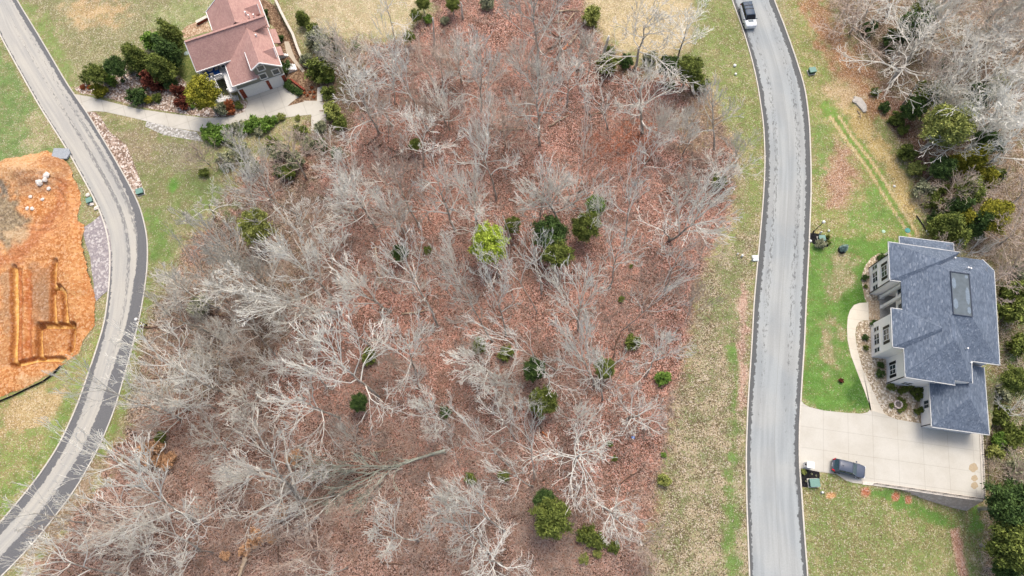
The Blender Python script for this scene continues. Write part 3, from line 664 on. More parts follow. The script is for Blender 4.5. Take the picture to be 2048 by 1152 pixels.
m = MB(); m.box(3.5, 6.6, .45, 3.62, 7.8, 2.6); dr = m.build('door', plain('dark_door', (60, 48, 42), .5), rh)
m = MB(); m.ell((3.46, 6.75, 1.5), (.04, .04, .04)); m.build('handle', plain('brass', (190, 160, 90), .3, metal=1), dr)
m = MB(); m.box(1.15, 4.87, -.2, 3.6, 9.5, .45); m.build('porch_floor', plain('porch_concrete', (168, 166, 160), .8), rh)
m = MB()
for i in range(4): m.box(-.25 + i * .35, 5.5, -.1, .1 + i * .35 + .001 * i, 8.5, .12 + .1 * i)
m.build('steps', speckle('sandy_brick', [(204,184,156),(184,162,134),(220,204,180)], 7, .3), rh)
for y in (5.25, 7.55, 9.1):
    m = MB(); m.box(1.25, y - .2, .45, 1.65, y + .2, 6.1); m.box(1.18, y - .27, .45, 1.72, y + .27, .75); m.box(1.18, y - .27, 5.8, 1.72, y + .27, 6.1); m.build('column', M_white, rh)
m = MB(); m.box(1.2, 4.9, 6.1, 1.7, 9.5, 6.28); m.build('beam', M_white, rh)
for x, y, t in ((-.06, 9.62, 6.2), (-.02, 13.66, 6.2), (1.93, -3.52, 6.2), (6.44, -8.92, 3.2)):
    m = MB(); m.box(x - .05, y - .05, .05, x + .05, y + .05, t); m.build('downpipe', M_black, rh)
for a, b in ((7.0, 9.0), (9.5, 11.5), (11.75, 12.85)):
    m = MB(); m.box(a, -9.07, 0.02, b, -8.98, 2.3)
    for k in range(1, 4): m.box(a + .05, -9.09, .02 + k * .56 - .03, b - .05, -9.07, .02 + k * .56)
    m.build('garage_door', M_white, rh)

# left house
LHO = Vector((*ray(*z2(710, 945)), 0))
lh = empty('red_roofed_house', LHO, LHA, 'grey-sided house with dusty red gabled roof, double garage and white side stairs', 'house')
mb = MB()
mb.prism([(0,0),(7.5,0),(7.5,9.6),(0,9.6)], -.2, 3.9); mb.box(-1.4, 4.5, -.2, 0, 9.6, 4.5); mb.box(-4.2, 5.7, -.2, -1.4, 9.6, 4.5)
mb.box(0, 9.6, -.2, 7.6, 13.8, 4.8); mb.prism([(3.55,0.0),(7.5,0.0),(7.5,9.55),(3.55,9.55)], 3.9, 4.95)
k = len(mb.v)
for y in (0.0, .3): mb.v += [(3.55, y, 4.95), (7.5, y, 4.95), (5.0, y, 7.05), (3.55, y, 6.15)]
mb.f += [(k, k+1, k+2, k+3), (k+4, k+7, k+6, k+5)] + [(k+i, k+4+i, k+4+(i+1) % 4, k+(i+1) % 4) for i in range(4)]
mb.build('wall', M_grey, lh)
for q in ((-.02, .62), (4.42, 4.86), (7.0, 7.56)): m = MB(); m.box(q[0], -.06, -.1, q[1], .02, 2.35); m.build('brick_pier', M_brick, lh)
m = MB(); m.box(-.05, -.1, 2.36, 7.55, .02, 2.55); m.box(-.06, -.09, -.05, -.0, .0, 3.8); m.build('trim', M_white, lh)
for a, b in ((.66, 4.38), (4.9, 6.96)):
    m = MB(); m.box(a, -.08, .02, b, .01, 2.32)
    for q in range(1, 4): m.box(a + .05, -.10, q * .56 - .02, b - .05, -.08, q * .56 + .02)
    m.build('garage_door', M_white, lh)
def plane(mb, pts, th=.16):
    """a sloping roof panel with thickness"""
    n = len(pts); b = len(mb.v); mb.v += [tuple(p) for p in pts] + [(p[0], p[1], p[2] - th) for p in pts]
    v = [Vector(p) for p in pts]; up = (v[1] - v[0]).cross(v[2] - v[0]).z > 0
    o = 1 if up else -1
    mb.f.append(tuple(range(b, b + n))[::o]); mb.f.append(tuple(range(b + n, b + 2 * n))[::-o])
    for i in range(n):
        j = (i + 1) % n; mb.f.append((b + i, b + n + i, b + n + j, b + j)[::o])
def edge(parent, pts, w=.12):
    g = MB()
    for a, b in zip(pts[:-1], pts[1:]): g.bar((a[0], a[1], a[2] - .06), (b[0], b[1], b[2] - .06), w, .2)
    g.build('fascia', M_white, parent)
m = MB(); plane(m, [(-4.8,3.9,4.6),(3.2,3.9,4.6),(5.2,7.1,7.8),(-4.4,7.1,7.8)]); plane(m, [(-4.4,7.103,7.8),(8.1,7.103,7.8),(8.1,10.3,4.6),(-4.7,10.3,4.6)]); plane(m, [(4.9,7.1,7.8),(8.1,7.1,7.8),(8.1,6.2,6.9),(5.0,5.9,6.6)])
r = m.build('roof', M_red, lh); edge(r, [(-4.86,3.85,4.6),(.8,3.85,4.6)]); edge(r, [(-4.86,3.9,4.6),(-4.46,7.1,7.8),(-4.76,10.3,4.6)], .1)
m = MB(); m.bar((-4.4,7.1,7.84),(8.1,7.1,7.84),.34,.08); m.build('ridge_cap', M_red, r)
m = MB(); plane(m, [(-.4,7.5,4.85),(3.8,7.5,8.1),(3.8,14.3,8.1),(-.4,14.3,4.85)]); plane(m, [(3.803,7.4,8.1),(8.1,7.4,4.85),(8.1,14.3,4.85),(3.803,14.3,8.1)])
r = m.build('roof', M_red, lh); edge(r, [(-.46,10.4,4.85),(-.46,14.36,4.85)]); edge(r, [(-.46,14.36,4.85),(3.8,14.36,8.1),(8.16,14.36,4.85)]); edge(r, [(8.16,14.3,4.85),(8.16,7.5,4.85)])
m = MB(); plane(m, [(5.003,-.5,7.2),(7.8,-.5,4.9),(7.8,9.0,4.9),(5.003,7.2,7.2)])
plane(m, [(5.0,-.5,7.2),(5.0,6.8,7.2),(.9,4.1,4.75),(-.4,4.4,4.0),(3.4,3.2,6.22),(3.4,-.5,6.22)])
plane(m, [(-.4,-.4,4.0),(3.4,3.2,6.21),(-.4,4.4,4.0)]); plane(m, [(-.4,-.4,4.0),(3.9,-.4,4.0),(3.4,3.2,6.2)]); plane(m, [(3.9,-.4,4.0),(3.9,3.2,5.2),(3.4,3.2,6.2)])
r = m.build('roof', M_red, lh); edge(r, [(3.4,-.55,6.2),(5.0,-.55,7.2),(7.86,-.55,4.9)], .16); edge(r, [(7.86,-.5,4.9),(7.86,8.9,4.9)]); edge(r, [(-.46,4.2,4.0),(-.46,-.46,4.0),(3.5,-.46,4.0)]); edge(r, [(3.34,-.5,6.2),(3.34,3.1,6.2)], .1)
for yy, xx, zz in ((1.9, 5.6, 6.35), (10.6, 5.4, 6.75)):
    m = MB(); plane(m, [(xx, yy, zz + .05), (7.7, yy, zz + .15), (7.6, yy - .95, zz - .9), (xx + 1.1, yy - .95, zz - .9)]); plane(m, [(xx, yy + .003, zz + .05), (xx + 1.1, yy + .95, zz - .9), (7.6, yy + .95, zz - .9), (7.7, yy + .003, zz + .15)])
    d = m.build('dormer', M_red, lh); m = MB(); m.prism([(xx + .9, yy - .75), (7.4, yy - .75), (7.4, yy + .75), (xx + .9, yy + .75)], 4.9, zz - .75); m.poly([(7.41, yy - .75, zz - .75), (7.41, yy + .75, zz - .75), (7.41, yy, zz)]); m.build('dormer_wall', M_grey, d); edge(d, [(7.66, yy - .98, zz - .88), (7.76, yy, zz + .12), (7.66, yy + .98, zz - .88)], .1)
for x, y, z in ((5.9, 5.0, 6.6), (5.6, 9.4, 7.1), (5.9, 8.8, 6.9), (6.6, 9.2, 6.3)):
    m = MB(); m.cyl(x, y, z - .5, z + .3, .09, 8); m.cyl(x, y, z + .3, z + .36, .14, 8); m.build('vent_pipe', M_white, lh)
for u0, z0 in ((4.3, 4.9), (4.0, 3.0), (6.1, 3.05)): window(lh, 'y-', u0, u0 + .95, z0, z0 + 1.05, 0.0, 1, 0, fw=.16)
window(lh, 'y-', -1.2, -.45, 3.0, 4.2, 4.5, 1, 1)
m = MB(); m.box(-4.75, 2.9, 2.5, -1.45, 5.7, 2.7); m.box(-1.45, -.3, 2.5, -.02, 4.5, 2.7); m.build('deck', plain('deck_boards', (206, 204, 198), .7, .06, 3), lh)
m = MB(); m.box(-1.4, -.25, 2.72, -.1, 3.6, 2.8); m.build('white_awning', M_white, lh)
for x, y in ((-4.7, 3.0), (-4.7, 5.6), (-3.1, 3.0), (-1.5, 2.9), (-1.4, -.2), (-.1, -.2)): m = MB(); m.box(x - .1, y - .1, 0, x + .1, y + .1, 4.45 if y > 3.4 else 3.6); m.build('porch_post', M_white, lh)
m = MB()
for a, b in (((-4.72,3.0),(-4.72,5.6)), ((-4.7,2.98),(-3.7,2.98)), ((-2.7,2.98),(-1.5,2.98))):
    m = MB()
    m.bar((*a, 3.6), (*b, 3.6), .1, .08); m.bar((*a, 2.85), (*b, 2.85), .06)
    L_ = math.hypot(b[0] - a[0], b[1] - a[1]); 
    for i in range(int(L_ / .16)): t_ = (i + .5) * .16 / L_; x = a[0] + (b[0] - a[0]) * t_; y = a[1] + (b[1] - a[1]) * t_; m.box(x - .02, y - .02, 2.85, x + .02, y + .02, 3.58)
    m.build('railing', M_white, lh)
m = MB()
for i in range(12):
    y = 2.8 - i * .17; z = 2.5 - i * .13; m.box(-3.9, y - .12, z - .05, -2.8, y + .02, z)
for i in range(9):
    x = -2.7 + i * .22; z = .95 - i * .11; m.box(x - .02, .0, z - .05, x + .16, .95, z)
m.box(-3.9, 0, .9, -2.8, .85, .97)
m.build('stair', M_white, lh)
m = MB()
for a, b in (((-3.92,2.8,3.3),(-3.92,0,1.8)), ((-2.78,2.8,3.3),(-2.78,1.0,2.2)), ((-3.9,-.02,1.8),(-.9,-.02,.9))):
    m.bar(a, b, .09); 
    for i in range(14): t = (i + .5) / 14; p = Vector(a).lerp(Vector(b), t); m.box(p.x - .02, p.y - .02, p.z - .8, p.x + .02, p.y + .02, p.z)
m.build('stair_rail', M_white, lh)
m = MB(); plane(m, [(7.6,5.5,3.5),(8.8,5.5,3.0),(8.8,8.5,3.0),(7.6,8.5,3.5)]); plane(m, [(7.6,3.1,3.3),(8.6,3.1,2.9),(8.6,4.9,2.9),(7.6,4.9,3.3)]); m.build('porch_roof', M_red, lh)
m = MB()
for i in range(5): m.box(7.6 + i * .3, 5.0, 0, 7.9 + i * .3, 5.45, 1.2 - i * .24)
m.build('side_steps', M_white, lh); m = MB()
for i in range(5): m.box(8.0 + i * .32, 1.8, 0, 8.32 + i * .32, 3.0, 1.1 - i * .2)
m.build('side_steps', M_white, lh)
def Lw(x, y, z=0): return lh_m @ Vector((x, y, z))
lh_m = Matrix.Translation(LHO) @ Matrix.Rotation(LHA, 4, 'Z')
rh_m = Matrix.Translation(RHO) @ Matrix.Rotation(RHA, 4, 'Z')
# patio rug, table, chairs and parasol on the raised porch
m = MB(); m.box(-1.3, -.75, 0, 1.3, .75, .02); tag(m.build('rug', plain('blue_rug', (44, 96, 168), .95, .35, 3), None, Lw(-3.1, 4.6, 2.705)), 'blue patterned rug on the raised porch of the red-roofed house', 'rug').rotation_euler.z = LHA
t = empty('patio_table', Lw(-3.0, 4.65, 2.73), LHA, 'round patio table on the blue rug of the raised porch', 'table')
m = MB(); m.cyl(0, 0, .68, .73, .5, 16); m.build('tabletop', plain('beige_resin', (176, 166, 150), .6), t)
for i in range(4): m = MB(); a = .785 + i * 1.571; m.tube([(math.cos(a) * .38, math.sin(a) * .38, 0), (math.cos(a) * .25, math.sin(a) * .25, .68)], [.025, .025], 6); m.build('leg', M_black, t)
def chair(loc, rz, lab):
    t = empty('patio_chair', loc, rz, lab, 'chair', 'patio chairs on the raised porch'); bm = plain('beige_cushion', (190, 180, 162), .9)
    m = MB(); m.box(-.27, -.27, .4, .27, .27, .5); m.build('seat', bm, t); m = MB(); m.box(-.27, .2, .51, .27, .29, .95); m.build('backrest', bm, t)
    for x in (-.23, .23):
        for y in (-.23, .23): m = MB(); m.box(x - .02, y - .02, 0, x + .02, y + .02, .4); m.build('leg', M_black, t)
chair(Lw(-3.95, 4.6, 2.73), LHA + 1.57, 'beige patio chair at the left end of the blue rug'); chair(Lw(-2.05, 4.6, 2.73), LHA - 1.57, 'beige patio chair at the right end of the blue rug')
chair(Lw(-3.0, 3.75, 2.73), LHA + math.pi, 'beige patio chair on the railing side of the patio table')

# ------------------------------------------------------------ walls, fences
def wallstrip(name, pts, z0s, z1s, th, mat, label, cat, capmat=None, batter=0):
    t = empty(name, (*pts[0], 0), 0, label, cat); o = Vector((*pts[0], 0)); m = MB(); c = MB(); n = len(pts)
    for i in range(n - 1):
        a, b = Vector(pts[i]), Vector(pts[i + 1]); d = (b - a).normalized(); q = Vector((-d.y, d.x)) * th / 2
        for mm, e, lo, hi in ((m, 1.0, (z0s[i], z0s[i + 1]), (z1s[i], z1s[i + 1])),) + (((c, 1.35, (z1s[i], z1s[i + 1]), (z1s[i] + .09, z1s[i + 1] + .09)),) if capmat else ()):
            k = len(mm.v)
            for p, l, h in ((a, lo[0], hi[0]), (b + d * .02, lo[1], hi[1])):
                for s in (-1, 1):
                    for z in (l, h): bt = batter * max(0, -z) if s < 0 else 0; mm.v.append((p.x + q.x * s * e - q.x / q.length * bt - o.x, p.y + q.y * s * e - q.y / q.length * bt - o.y, z))
            mm.f += [(k, k+1, k+5, k+4), (k+2, k+6, k+7, k+3), (k+1, k+3, k+7, k+5), (k, k+4, k+6, k+2), (k, k+2, k+3, k+1), (k+4, k+5, k+7, k+6)]
    m.build('wall_face', mat, t)
    if capmat: c.build('coping', capmat, t)
    return t
M_block = speckle('pinkish_concrete_block', [(236,216,204),(222,202,190),(244,228,218)], 3.0, .35)
M_cap = plain('wall_coping', (214, 206, 192), .85)
sw = [ray(*z5(424, 604)), ray(*z5(490, 610)), ray(*z5(700, 640)), ray(*z5(900, 670)), ray(*z5(1131, 703))]
gl = [tz(p[0], p[1] - 1.2) for p in sw]; gl[0] = gl[1] = -.3
wallstrip('retaining_wall', sw, [g - .4 for g in gl], [.03] * 5, .34, M_block, 'long pinkish block retaining wall holding up the lower side of the pale driveway', 'retaining wall', M_cap, .34)
se = [ray(*z5(1130, 700)), ray(*z5(1123, 500)), ray(*z5(1115, 318))]
wallstrip('retaining_wall', [(p[0] + .15, p[1]) for p in se], [-4.2, -4.0, -3.8], [.028] * 3, .34, M_block, 'block retaining wall at the far right end of the pale driveway', 'retaining wall', M_cap)
def fence(pts, label, n_between, grp):
    t = empty('metal_railing', (*pts[0], .12), 0, label, 'railing', grp); o = Vector((*pts[0], 0))
    P_ = []
    for a, b in zip(pts[:-1], pts[1:]):
        for k in range(n_between): P_.append(Vector(a).lerp(Vector(b), k / n_between))
    P_.append(Vector(pts[-1]))
    for p in P_: m = MB(); m.box(p.x - o.x - .03, p.y - o.y - .03, 0, p.x - o.x + .03, p.y - o.y + .03, 1.1); m.build('post', M_black, t)
    m = MB()
    for a, b in zip(P_[:-1], P_[1:]):
        a2, b2 = a - o.xy, b - o.xy
        for z in (.15, 1.05): m.bar((a2.x, a2.y, z), (b2.x, b2.y, z), .04)
        L_ = (b2 - a2).length; kk = int(L_ / .28)
        for i in range(1, kk): p = a2.lerp(b2, i / kk); m.box(p.x - .008, p.y - .008, .15, p.x + .008, p.y + .008, 1.05)
    m.build('rail', M_black, t)
fence([(p[0], p[1]) for p in sw[1:]], 'thin black metal railing along the lower edge of the pale driveway', 3, 'black railings on the driveway walls')
fence([(p[0] + .15, p[1]) for p in se[::-1]], 'thin black metal railing at the far right end of the pale driveway', 3, 'black railings on the driveway walls')
lw = [z2(*q) for q in [(1000,-60),(1015,0),(1060,100),(1110,200),(1180,330),(1220,450),(1262,552),(1370,632),(1480,702)]]
hs = [1.5,1.5,1.4,1.3,1.2,1.2,1.15,.9,.5]
wallstrip('garden_wall', [ray(*p, h) for p, h in zip(lw, hs)], [-.2] * 9, hs, .3, M_brick, 'long curving red brick garden wall with pale coping beside the red-roofed house', 'garden wall', M_cap)
bw = [z2(*q) for q in [(1080,755),(1160,760),(1290,858)]]
wallstrip('garden_wall', [ray(*p, .4) for p in bw], [-.1] * 3, [.4] * 3, .3, M_brick, 'short low red brick wall at the right of the garage doors', 'garden wall')
wallstrip('garden_wall', [ray(*z2(*q), .6) for q in [(250,215),(352,160)]], [-.1] * 2, [.6] * 2, .4, M_brick, 'short red brick wall left of the red-roofed house', 'garden wall', M_cap)

# ------------------------------------------------------------ vehicles
def loft(mb, secs, cap=True):
    n = len(secs[0]); k = len(mb.v)
    for s_ in secs: mb.v += s_
    for i in range(len(secs) - 1):
        for j in range(n):
            a = k + i * n + j; b = k + i * n + (j + 1) % n; mb.f.append((a, b, b + n, a + n))
    if cap: mb.f.append(tuple(range(k, k + n))[::-1]); mb.f.append(tuple(range(k + (len(secs) - 1) * n, k + len(secs) * n)))
def car(name, loc, rz, label, cat, L, W, paint, roofp, boxy=0.0, glassm=None, bars=False):
    t = empty(name, loc, rz, label, cat); hw = W / 2; glassm = glassm or M_glass
    H_ = 1.72 if not boxy else 1.85; belt = 1.05 if not boxy else 1.2
    def ring(x, w_, zb, zt, in_=.9):
        r = [(x, -w_ * .94, zb), (x, -w_, zb + .18), (x, -w_, zt - .22), (x, -w_ * .96, zt - .06), (x, -w_ * in_, zt), (x, 0, zt + .03)]
        return r + [(x, -p[1], p[2]) for p in r[:5]][::-1]
    h = L / 2; st = [(-h, .74 - .02, .45, .85), (-h + .1, .88, .3, .98), (-h + .4, .97, .25, belt), (-h + 1.2, 1.0, .22, belt + .02), (0, 1.0, .22, belt), (h - 1.35, 1.0, .22, belt - .02), (h - .8, .98, .25, belt - .1 + boxy * .08), (h - .3, .93 + boxy * .04, .3, belt - .22 + boxy * .16), (h - .06, .8 + boxy * .12, .35, .78 + boxy * .25), (h, .68 + boxy * .16, .45, .66 + boxy * .3)]
    m = MB(); loft(m, [ring(x, hw * a, b, c) for x, a, b, c in st]); body = m.build('body', paint, t, smooth=True)
    rx0, rx1 = -h + .42 + (.0 if boxy else .12), h - 2.05 + boxy * .35; wx0, wx1 = -h + .12, h - 1.25 + boxy * .1
    m = MB(); b0 = hw * .93; r0 = hw * .74 + boxy * .06
    bot = [(wx0, -b0 * .94, belt - .03), (wx1, -b0 * .92, belt - .03), (wx1, b0 * .92, belt - .03), (wx0, b0 * .94, belt - .03)]
    top = [(rx0, -r0, H_ - .05), (rx1, -r0 * .97, H_ - .05), (rx1, r0 * .97, H_ - .05), (rx0, r0, H_ - .05)]
    loft(m, [bot, top]); m.build('windows', glassm, t)
    m = MB(); rr = [[(x, -r0 * a * 1.02, H_ - .07), (x, -r0 * a * .9, H_ + z_), (x, 0, H_ + z_ + .03), (x, r0 * a * .9, H_ + z_), (x, r0 * a * 1.02, H_ - .07)] for x, a, z_ in ((rx0 - .08, .97, -.03), (rx0 + .2, 1, 0), ((rx0 + rx1) / 2, 1, .02), (rx1 - .2, 1, 0), (rx1 + .02, .96, -.04))]
    loft(m, rr); m.build('roof', roofp, t, smooth=True)
    m = MB()
    for s_ in (-1, 1):
        for bx_, tx_ in ((wx0 + .03, rx0), (-h + 1.5, -h + 1.5), (-h + 2.5, -h + 2.45)) : m.bar((bx_, s_ * b0 * .95, belt - .02), (tx_, s_ * r0 * 1.01, H_ - .05), .09, .06)
        m.bar((wx1 - .02, s_ * b0 * .93, belt - .02), (rx1, s_ * r0 * .98, H_ - .05), .07, .06)
    m.build('pillars', roofp, t)
    for x in (-h + .85, h - .9):
        for s_ in (-1, 1):
            m = MB(); m.tube([(x, s_ * (hw - .24), .36), (x, s_ * (hw + .015), .36)], [.36, .36], 20); wh = m.build('wheel', plain('tyre_rubber', (34, 34, 36), .9), t)
            m = MB(); m.tube([(x, s_ * (hw + .0), .36), (x, s_ * (hw + .03), .36)], [.22, .2], 12); m.build('rim', plain('alloy_rim', (170, 172, 176), .35, metal=.6), wh)
    for s_ in (-1, 1):
        m = MB(); m.box(h - .16, min(s_ * hw * .52, s_ * hw * .84), .62 + boxy * .2, h + .0, max(s_ * hw * .52, s_ * hw * .84), .76 + boxy * .2); m.build('headlight', plain('headlamp_glass', (225, 230, 235), .15), t)
        m = MB(); m.bar((-h + .02, s_ * hw * .72, .8), (-h + .22, s_ * hw * .9, 1.1), .16, .2); m.build('tail_light', plain('tail_lamp_red', (196, 34, 44), .25), t)
        m = MB(); m.ell((wx1 - .15, s_ * (hw + .12), belt + .03), (.1, .13, .09)); m.build('mirror', roofp, t)
    m = MB(); m.box(-h - .02, -.26, .62, -h + .02, .26, .76); m.build('number_plate', M_white, t)
    m = MB(); m.box(rx0 + .35, -.03, H_ + .04, rx0 + .5, .03, H_ + .1); m.build('antenna', M_black, t)
    if bars:
        for x in (rx0 + .75, rx0 + 1.45): m = MB(); m.box(x - .04, -r0 * .95, H_ + .045, x + .04, r0 * .95, H_ + .09); m.build('roof_bar', M_black, t)
        m = MB(); m.box(wx1 + .05, -hw * .45, belt + .0, wx1 + .42, hw * .45, belt + .035); m.build('bonnet_panel', plain('dark_bonnet_panel', (86, 104, 116), .4), t)
    return t
pdark = plain('dark_blue_paint', (84, 92, 108), .35, .05, spec=.5); pblk = plain('near_black_paint', (40, 42, 48), .35, .05, spec=.5)
a, b = Vector(ray(*z5(254, 497), .4)), Vector(ray(*z5(430, 540), .4)); mid = (a + b) / 2 ; ang = math.atan2((b - a).y, (b - a).x)
car('parked_suv', (mid.x - .1, mid.y - .05, .036), ang, 'dark blue-grey SUV with red tail lights parked on the wide pale driveway', 'car', 4.35, 1.85, pdark, pdark, 0, plain('tinted_windows', (60, 84, 92), .08, .2))
a, b = Vector(ray(1488, 7, .8)), Vector(ray(1502, 56, .8)); mid = (a + b) / 2; ang = math.atan2((b - a).y, (b - a).x)
car('off_road_vehicle', (mid.x + .1, mid.y, .022), ang, 'white-bonneted off-road vehicle with black roof driving at the top of the right road', 'car', 4.75, 1.95, plain('white_car_paint', (236, 240, 242), .3, .02), plain('black_roof', (74, 88, 104), .5, .1), 1.0, M_black, True)

# ------------------------------------------------------------ street things
def lamp(px, hgt_, label, head=(0, 0)):
    b = G(*px); t = empty('street_lamp', b, 0, label, 'street lamp', 'black lamp posts by the roads')
    m = MB(); m.cyl(0, 0, 0, .5, .14, 10, .09); m.build('base', M_black, t); m = MB(); m.cyl(0, 0, .5, hgt_ - .5, .065, 8, .05); m.build('pole', M_black, t)
    m = MB(); m.cyl(0, 0, hgt_ - .5, hgt_ - .4, .12, 10, .16); m.build('collar', M_black, t)
    m = MB(); m.ell((0, 0, hgt_ - .2), (.24, .24, .24), 12, 8); m.build('globe', plain('frosted_globe', (240, 240, 236), .4, .02), t, smooth=True)
lamp((1626.5, 464), 3.9, 'black lamp post with white globe beside the black mulch bed across from the brick-edged lawn')
lamp((293, 650), 3.1, 'black lamp post with white globe on the grass edge of the left road bend')
def cabinet(px, w_, d_, h_, rz, label, mat, extra=True, cat='utility box', grp='green utility boxes'):
    t = empty('utility_box', G(*px) + Vector((0, 0, .02)), rz, label, cat, grp)
    m = MB(); m.box(-w_ / 2, -d_ / 2, .05, w_ / 2, d_ / 2, h_ * .8); m.build('cabinet', M_dkgreen if extra else mat, t)
    m = MB(); m.prism([(-w_ / 2 - .05, -d_ / 2 - .06), (w_ / 2 + .05, -d_ / 2 - .06), (w_ / 2 + .05, d_ / 2 + .05), (-w_ / 2 - .05, d_ / 2 + .05)], h_ * .8, h_); m.build('lid', mat, t)
    m = MB(); m.box(-w_ / 2 - .12, -d_ / 2 - .12, 0, w_ / 2 + .12, d_ / 2 + .12, .06); m.build('pad', M_conc, t)
    if extra: m = MB(); m.box(-.04, -d_ / 2 - .04, .4 * h_, .04, -d_ / 2, .55 * h_); m.build('latch', M_black, t)
cabinet((1641, 479), .85, .75, .7, .0, 'grey-green utility box on the ragged black mulch bed by the lamp post', M_green_box)
cabinet(z5(133, 605), 1.2, .95, .8, .03, 'green electric transformer box on the black mulch bed below the pale driveway', M_green_box)
cabinet((282, 385), .95, .8, .6, .35, 'green utility box on the stones at the outside of the left road bend', M_green_box)
cabinet((182, 403), .8, .7, .6, .4, 'green utility box on grass between the left road and the orange dirt', M_green_box)
cabinet((1622, 145), 1.0, .8, .8, .2, 'dark green utility box on the grass right of the top of the right road', M_green_box)
cabinet((1510, 517), .75, .75, .25, .0, 'flat white utility box at the left kerb of the right road', plain('white_box', (214, 226, 224), .5), False)
def post(px, label, h_=.9, r_=.11, cat='marker post', mat=None, grp='small white marker posts', capm=None):
    t = empty('marker_post', G(*px), 0, label, cat, grp); m = MB(); m.cyl(0, 0, 0, h_, r_, 10, r_ * .9); m.build('post', mat or plain('pale_plastic', (216, 220, 214), .5), t)
    m = MB(); m.cyl(0, 0, h_, h_ + .1, r_ * 1.15, 10, r_ * .7); m.build('cap', capm or M_white, t)
post((1503, 521), 'white cylinder post beside the flat white box at the left kerb of the right road')
post(K(745, 490), 'white cylinder post at the top edge of the ragged black mulch bed')
post((1483, 513), 'pale post in the grass left of the flat white utility box', .5, .16)
post((1474, 509), 'tiny white post, left of its pale neighbour in the grass left of the right road', .4, .1)
post((1469, 132), 'white marker in the grass strip left of the right road, upper of the two', .25, .22)
post((1471, 149), 'white marker in the grass strip left of the right road, lower of the two', .2, .18)
post(K(985, 410), 'small cream marker on the lawn right of the lamp post', .2, .16)
post(K(515, 670), 'white valve cover at the kerb end of the ragged mulch bed', .15, .2)
post(z5(183, 661), 'white hydrant-like post on the grass below the black transformer bed', .5, .14)
post((284, 652), 'short white post next to the lamp at the left road bend', .4, .1)
post((1788, 373), 'small white marker beside the wheel track on the right lawn', .15, .16)
def disc(px, r_, label, mat):
    m = MB(); m.cyl(0, 0, 0, .06, r_, 16); m.cyl(0, 0, .06, .09, r_ * .8, 16)
    tag(m.build('access_lid', mat, None, G(*px)), label, 'lid', 'round green lids in the lawns')
disc((1815, 461), .42, 'round teal lid in the lawn above the blue-roofed house', plain('teal_plastic', (84, 158, 150), .5))
disc((1767, 463), .26, 'small pale green round lid on the lawn left of the teal lid', plain('pale_green_plastic', (176, 206, 184), .5))
disc((373, 107), .4, 'pale round lid in the lawn strip left of the red-roofed house', plain('pale_lid', (188, 206, 196), .5))
# mailboxes
def brickbox(px, label):
    t = empty('mailbox', G(*px) + Vector((0, 0, .03)), RHA, label, 'mailbox')
    m = MB(); m.box(-.42, -.35, 0, .42, .35, 1.3); m.build('pillar', M_whitew, t); m = MB(); m.box(-.5, -.43, 1.3, .5, .43, 1.38); m.build('coping', M_white, t)
    m = MB(); m.box(-.62, -.12, .95, -.42, .12, 1.2); m.build('letter_box', M_black, t)
brickbox((1613, 931), 'white brick mailbox pillar at the kerb corner of the pale driveway')
# stones and slabs
def rock(px, r_, label, mat, grp, cat='boulder', flat=.55, seed=0, rz=0, sx=1.0):
    rg = random.Random(seed); m = MB(); k = 9; r_ *= .72 if px[0] < 165 else 1
    m.v.append((0, 0, flat * r_)); rings = []
    for q, (rr, zz) in enumerate(((.6, .9), (1.0, .45), (.95, -.2))):
        base = len(m.v)
        for j in range(k): a = 2 * math.pi * j / k + .3 * q; e = rr * r_ * rg.uniform(.72, 1.12); m.v.append((e * math.cos(a) * sx, e * math.sin(a), flat * r_ * zz * rg.uniform(.8, 1.15)))
        rings.append(base)
    for j in range(k): m.f.append((0, rings[0] + j, rings[0] + (j + 1) % k))
    for A_, B_ in zip(rings[:-1], rings[1:]):
        for j in range(k): m.f.append((A_ + j, B_ + j, B_ + (j + 1) % k, A_ + (j + 1) % k))
    o = m.build('boulder', mat, None, G(*px) + Vector((0, 0, .12 if not px[0] < 165 else 0))); o.rotation_euler.z = rz
    if px[0] < 165: o.location.z = float(dirtz(np.array([o.location.x]), np.array([o.location.y]))[0]) + .1
    return tag(o, label, cat, grp)
M_wrock = plain('pale_limestone', (222, 214, 204), .9, .12, 3)
g_ = 'pale boulders on the orange dirt mound'
for i, (q, r_, lb) in enumerate([(z3(256,193), .75, 'topmost pale boulder on the orange dirt mound'), (z3(222,220), .85, 'largest pale boulder, second row on the orange dirt mound'), (z3(248,211), .6, 'middle-sized pale boulder just under the topmost one on the orange mound'), (z3(257,242), .45, 'slim pale boulder at the right of the orange mound boulders'), (z3(178,274), .4, 'small pale boulder at the left of the orange mound boulders'), (z3(227,284), .4, 'small pale boulder below the largest one on the orange mound'), (z3(164,322), .42, 'left one of the two lowest pale boulders by the grey patch'), (z3(186,325), .45, 'right one of the two lowest pale boulders by the grey patch')]):
    rock(q, r_, lb, M_wrock, g_, seed=i, rz=i)
m = MB(); m.prism([(-1.3, -.9), (1.2, -.9), (1.5, .2), (1.1, .9), (-1.2, 1.0)], 0, .3); tag(m.build('stone_slab', plain('blue_grey_slab', (160, 166, 170), .9, .15), None, G(*z1(362, 906)) + Vector((0, 0, .12))), 'blue-grey stone slab at the top edge of the orange dirt', 'stone slab')
m = MB(); m.prism([(-.5, 1.5), (.5, .9), (.75, -.6), (.35, -1.5), (-.3, -1.2), (-.75, .3)], 0, .28); o = m.build('concrete_rubble', plain('broken_concrete', (200, 194, 184), .95, .15), None, G(1720, 208)); o.rotation_euler.z = .25; tag(o, 'flat broken concrete slab lying in brown leaves right of the right road', 'concrete slab')
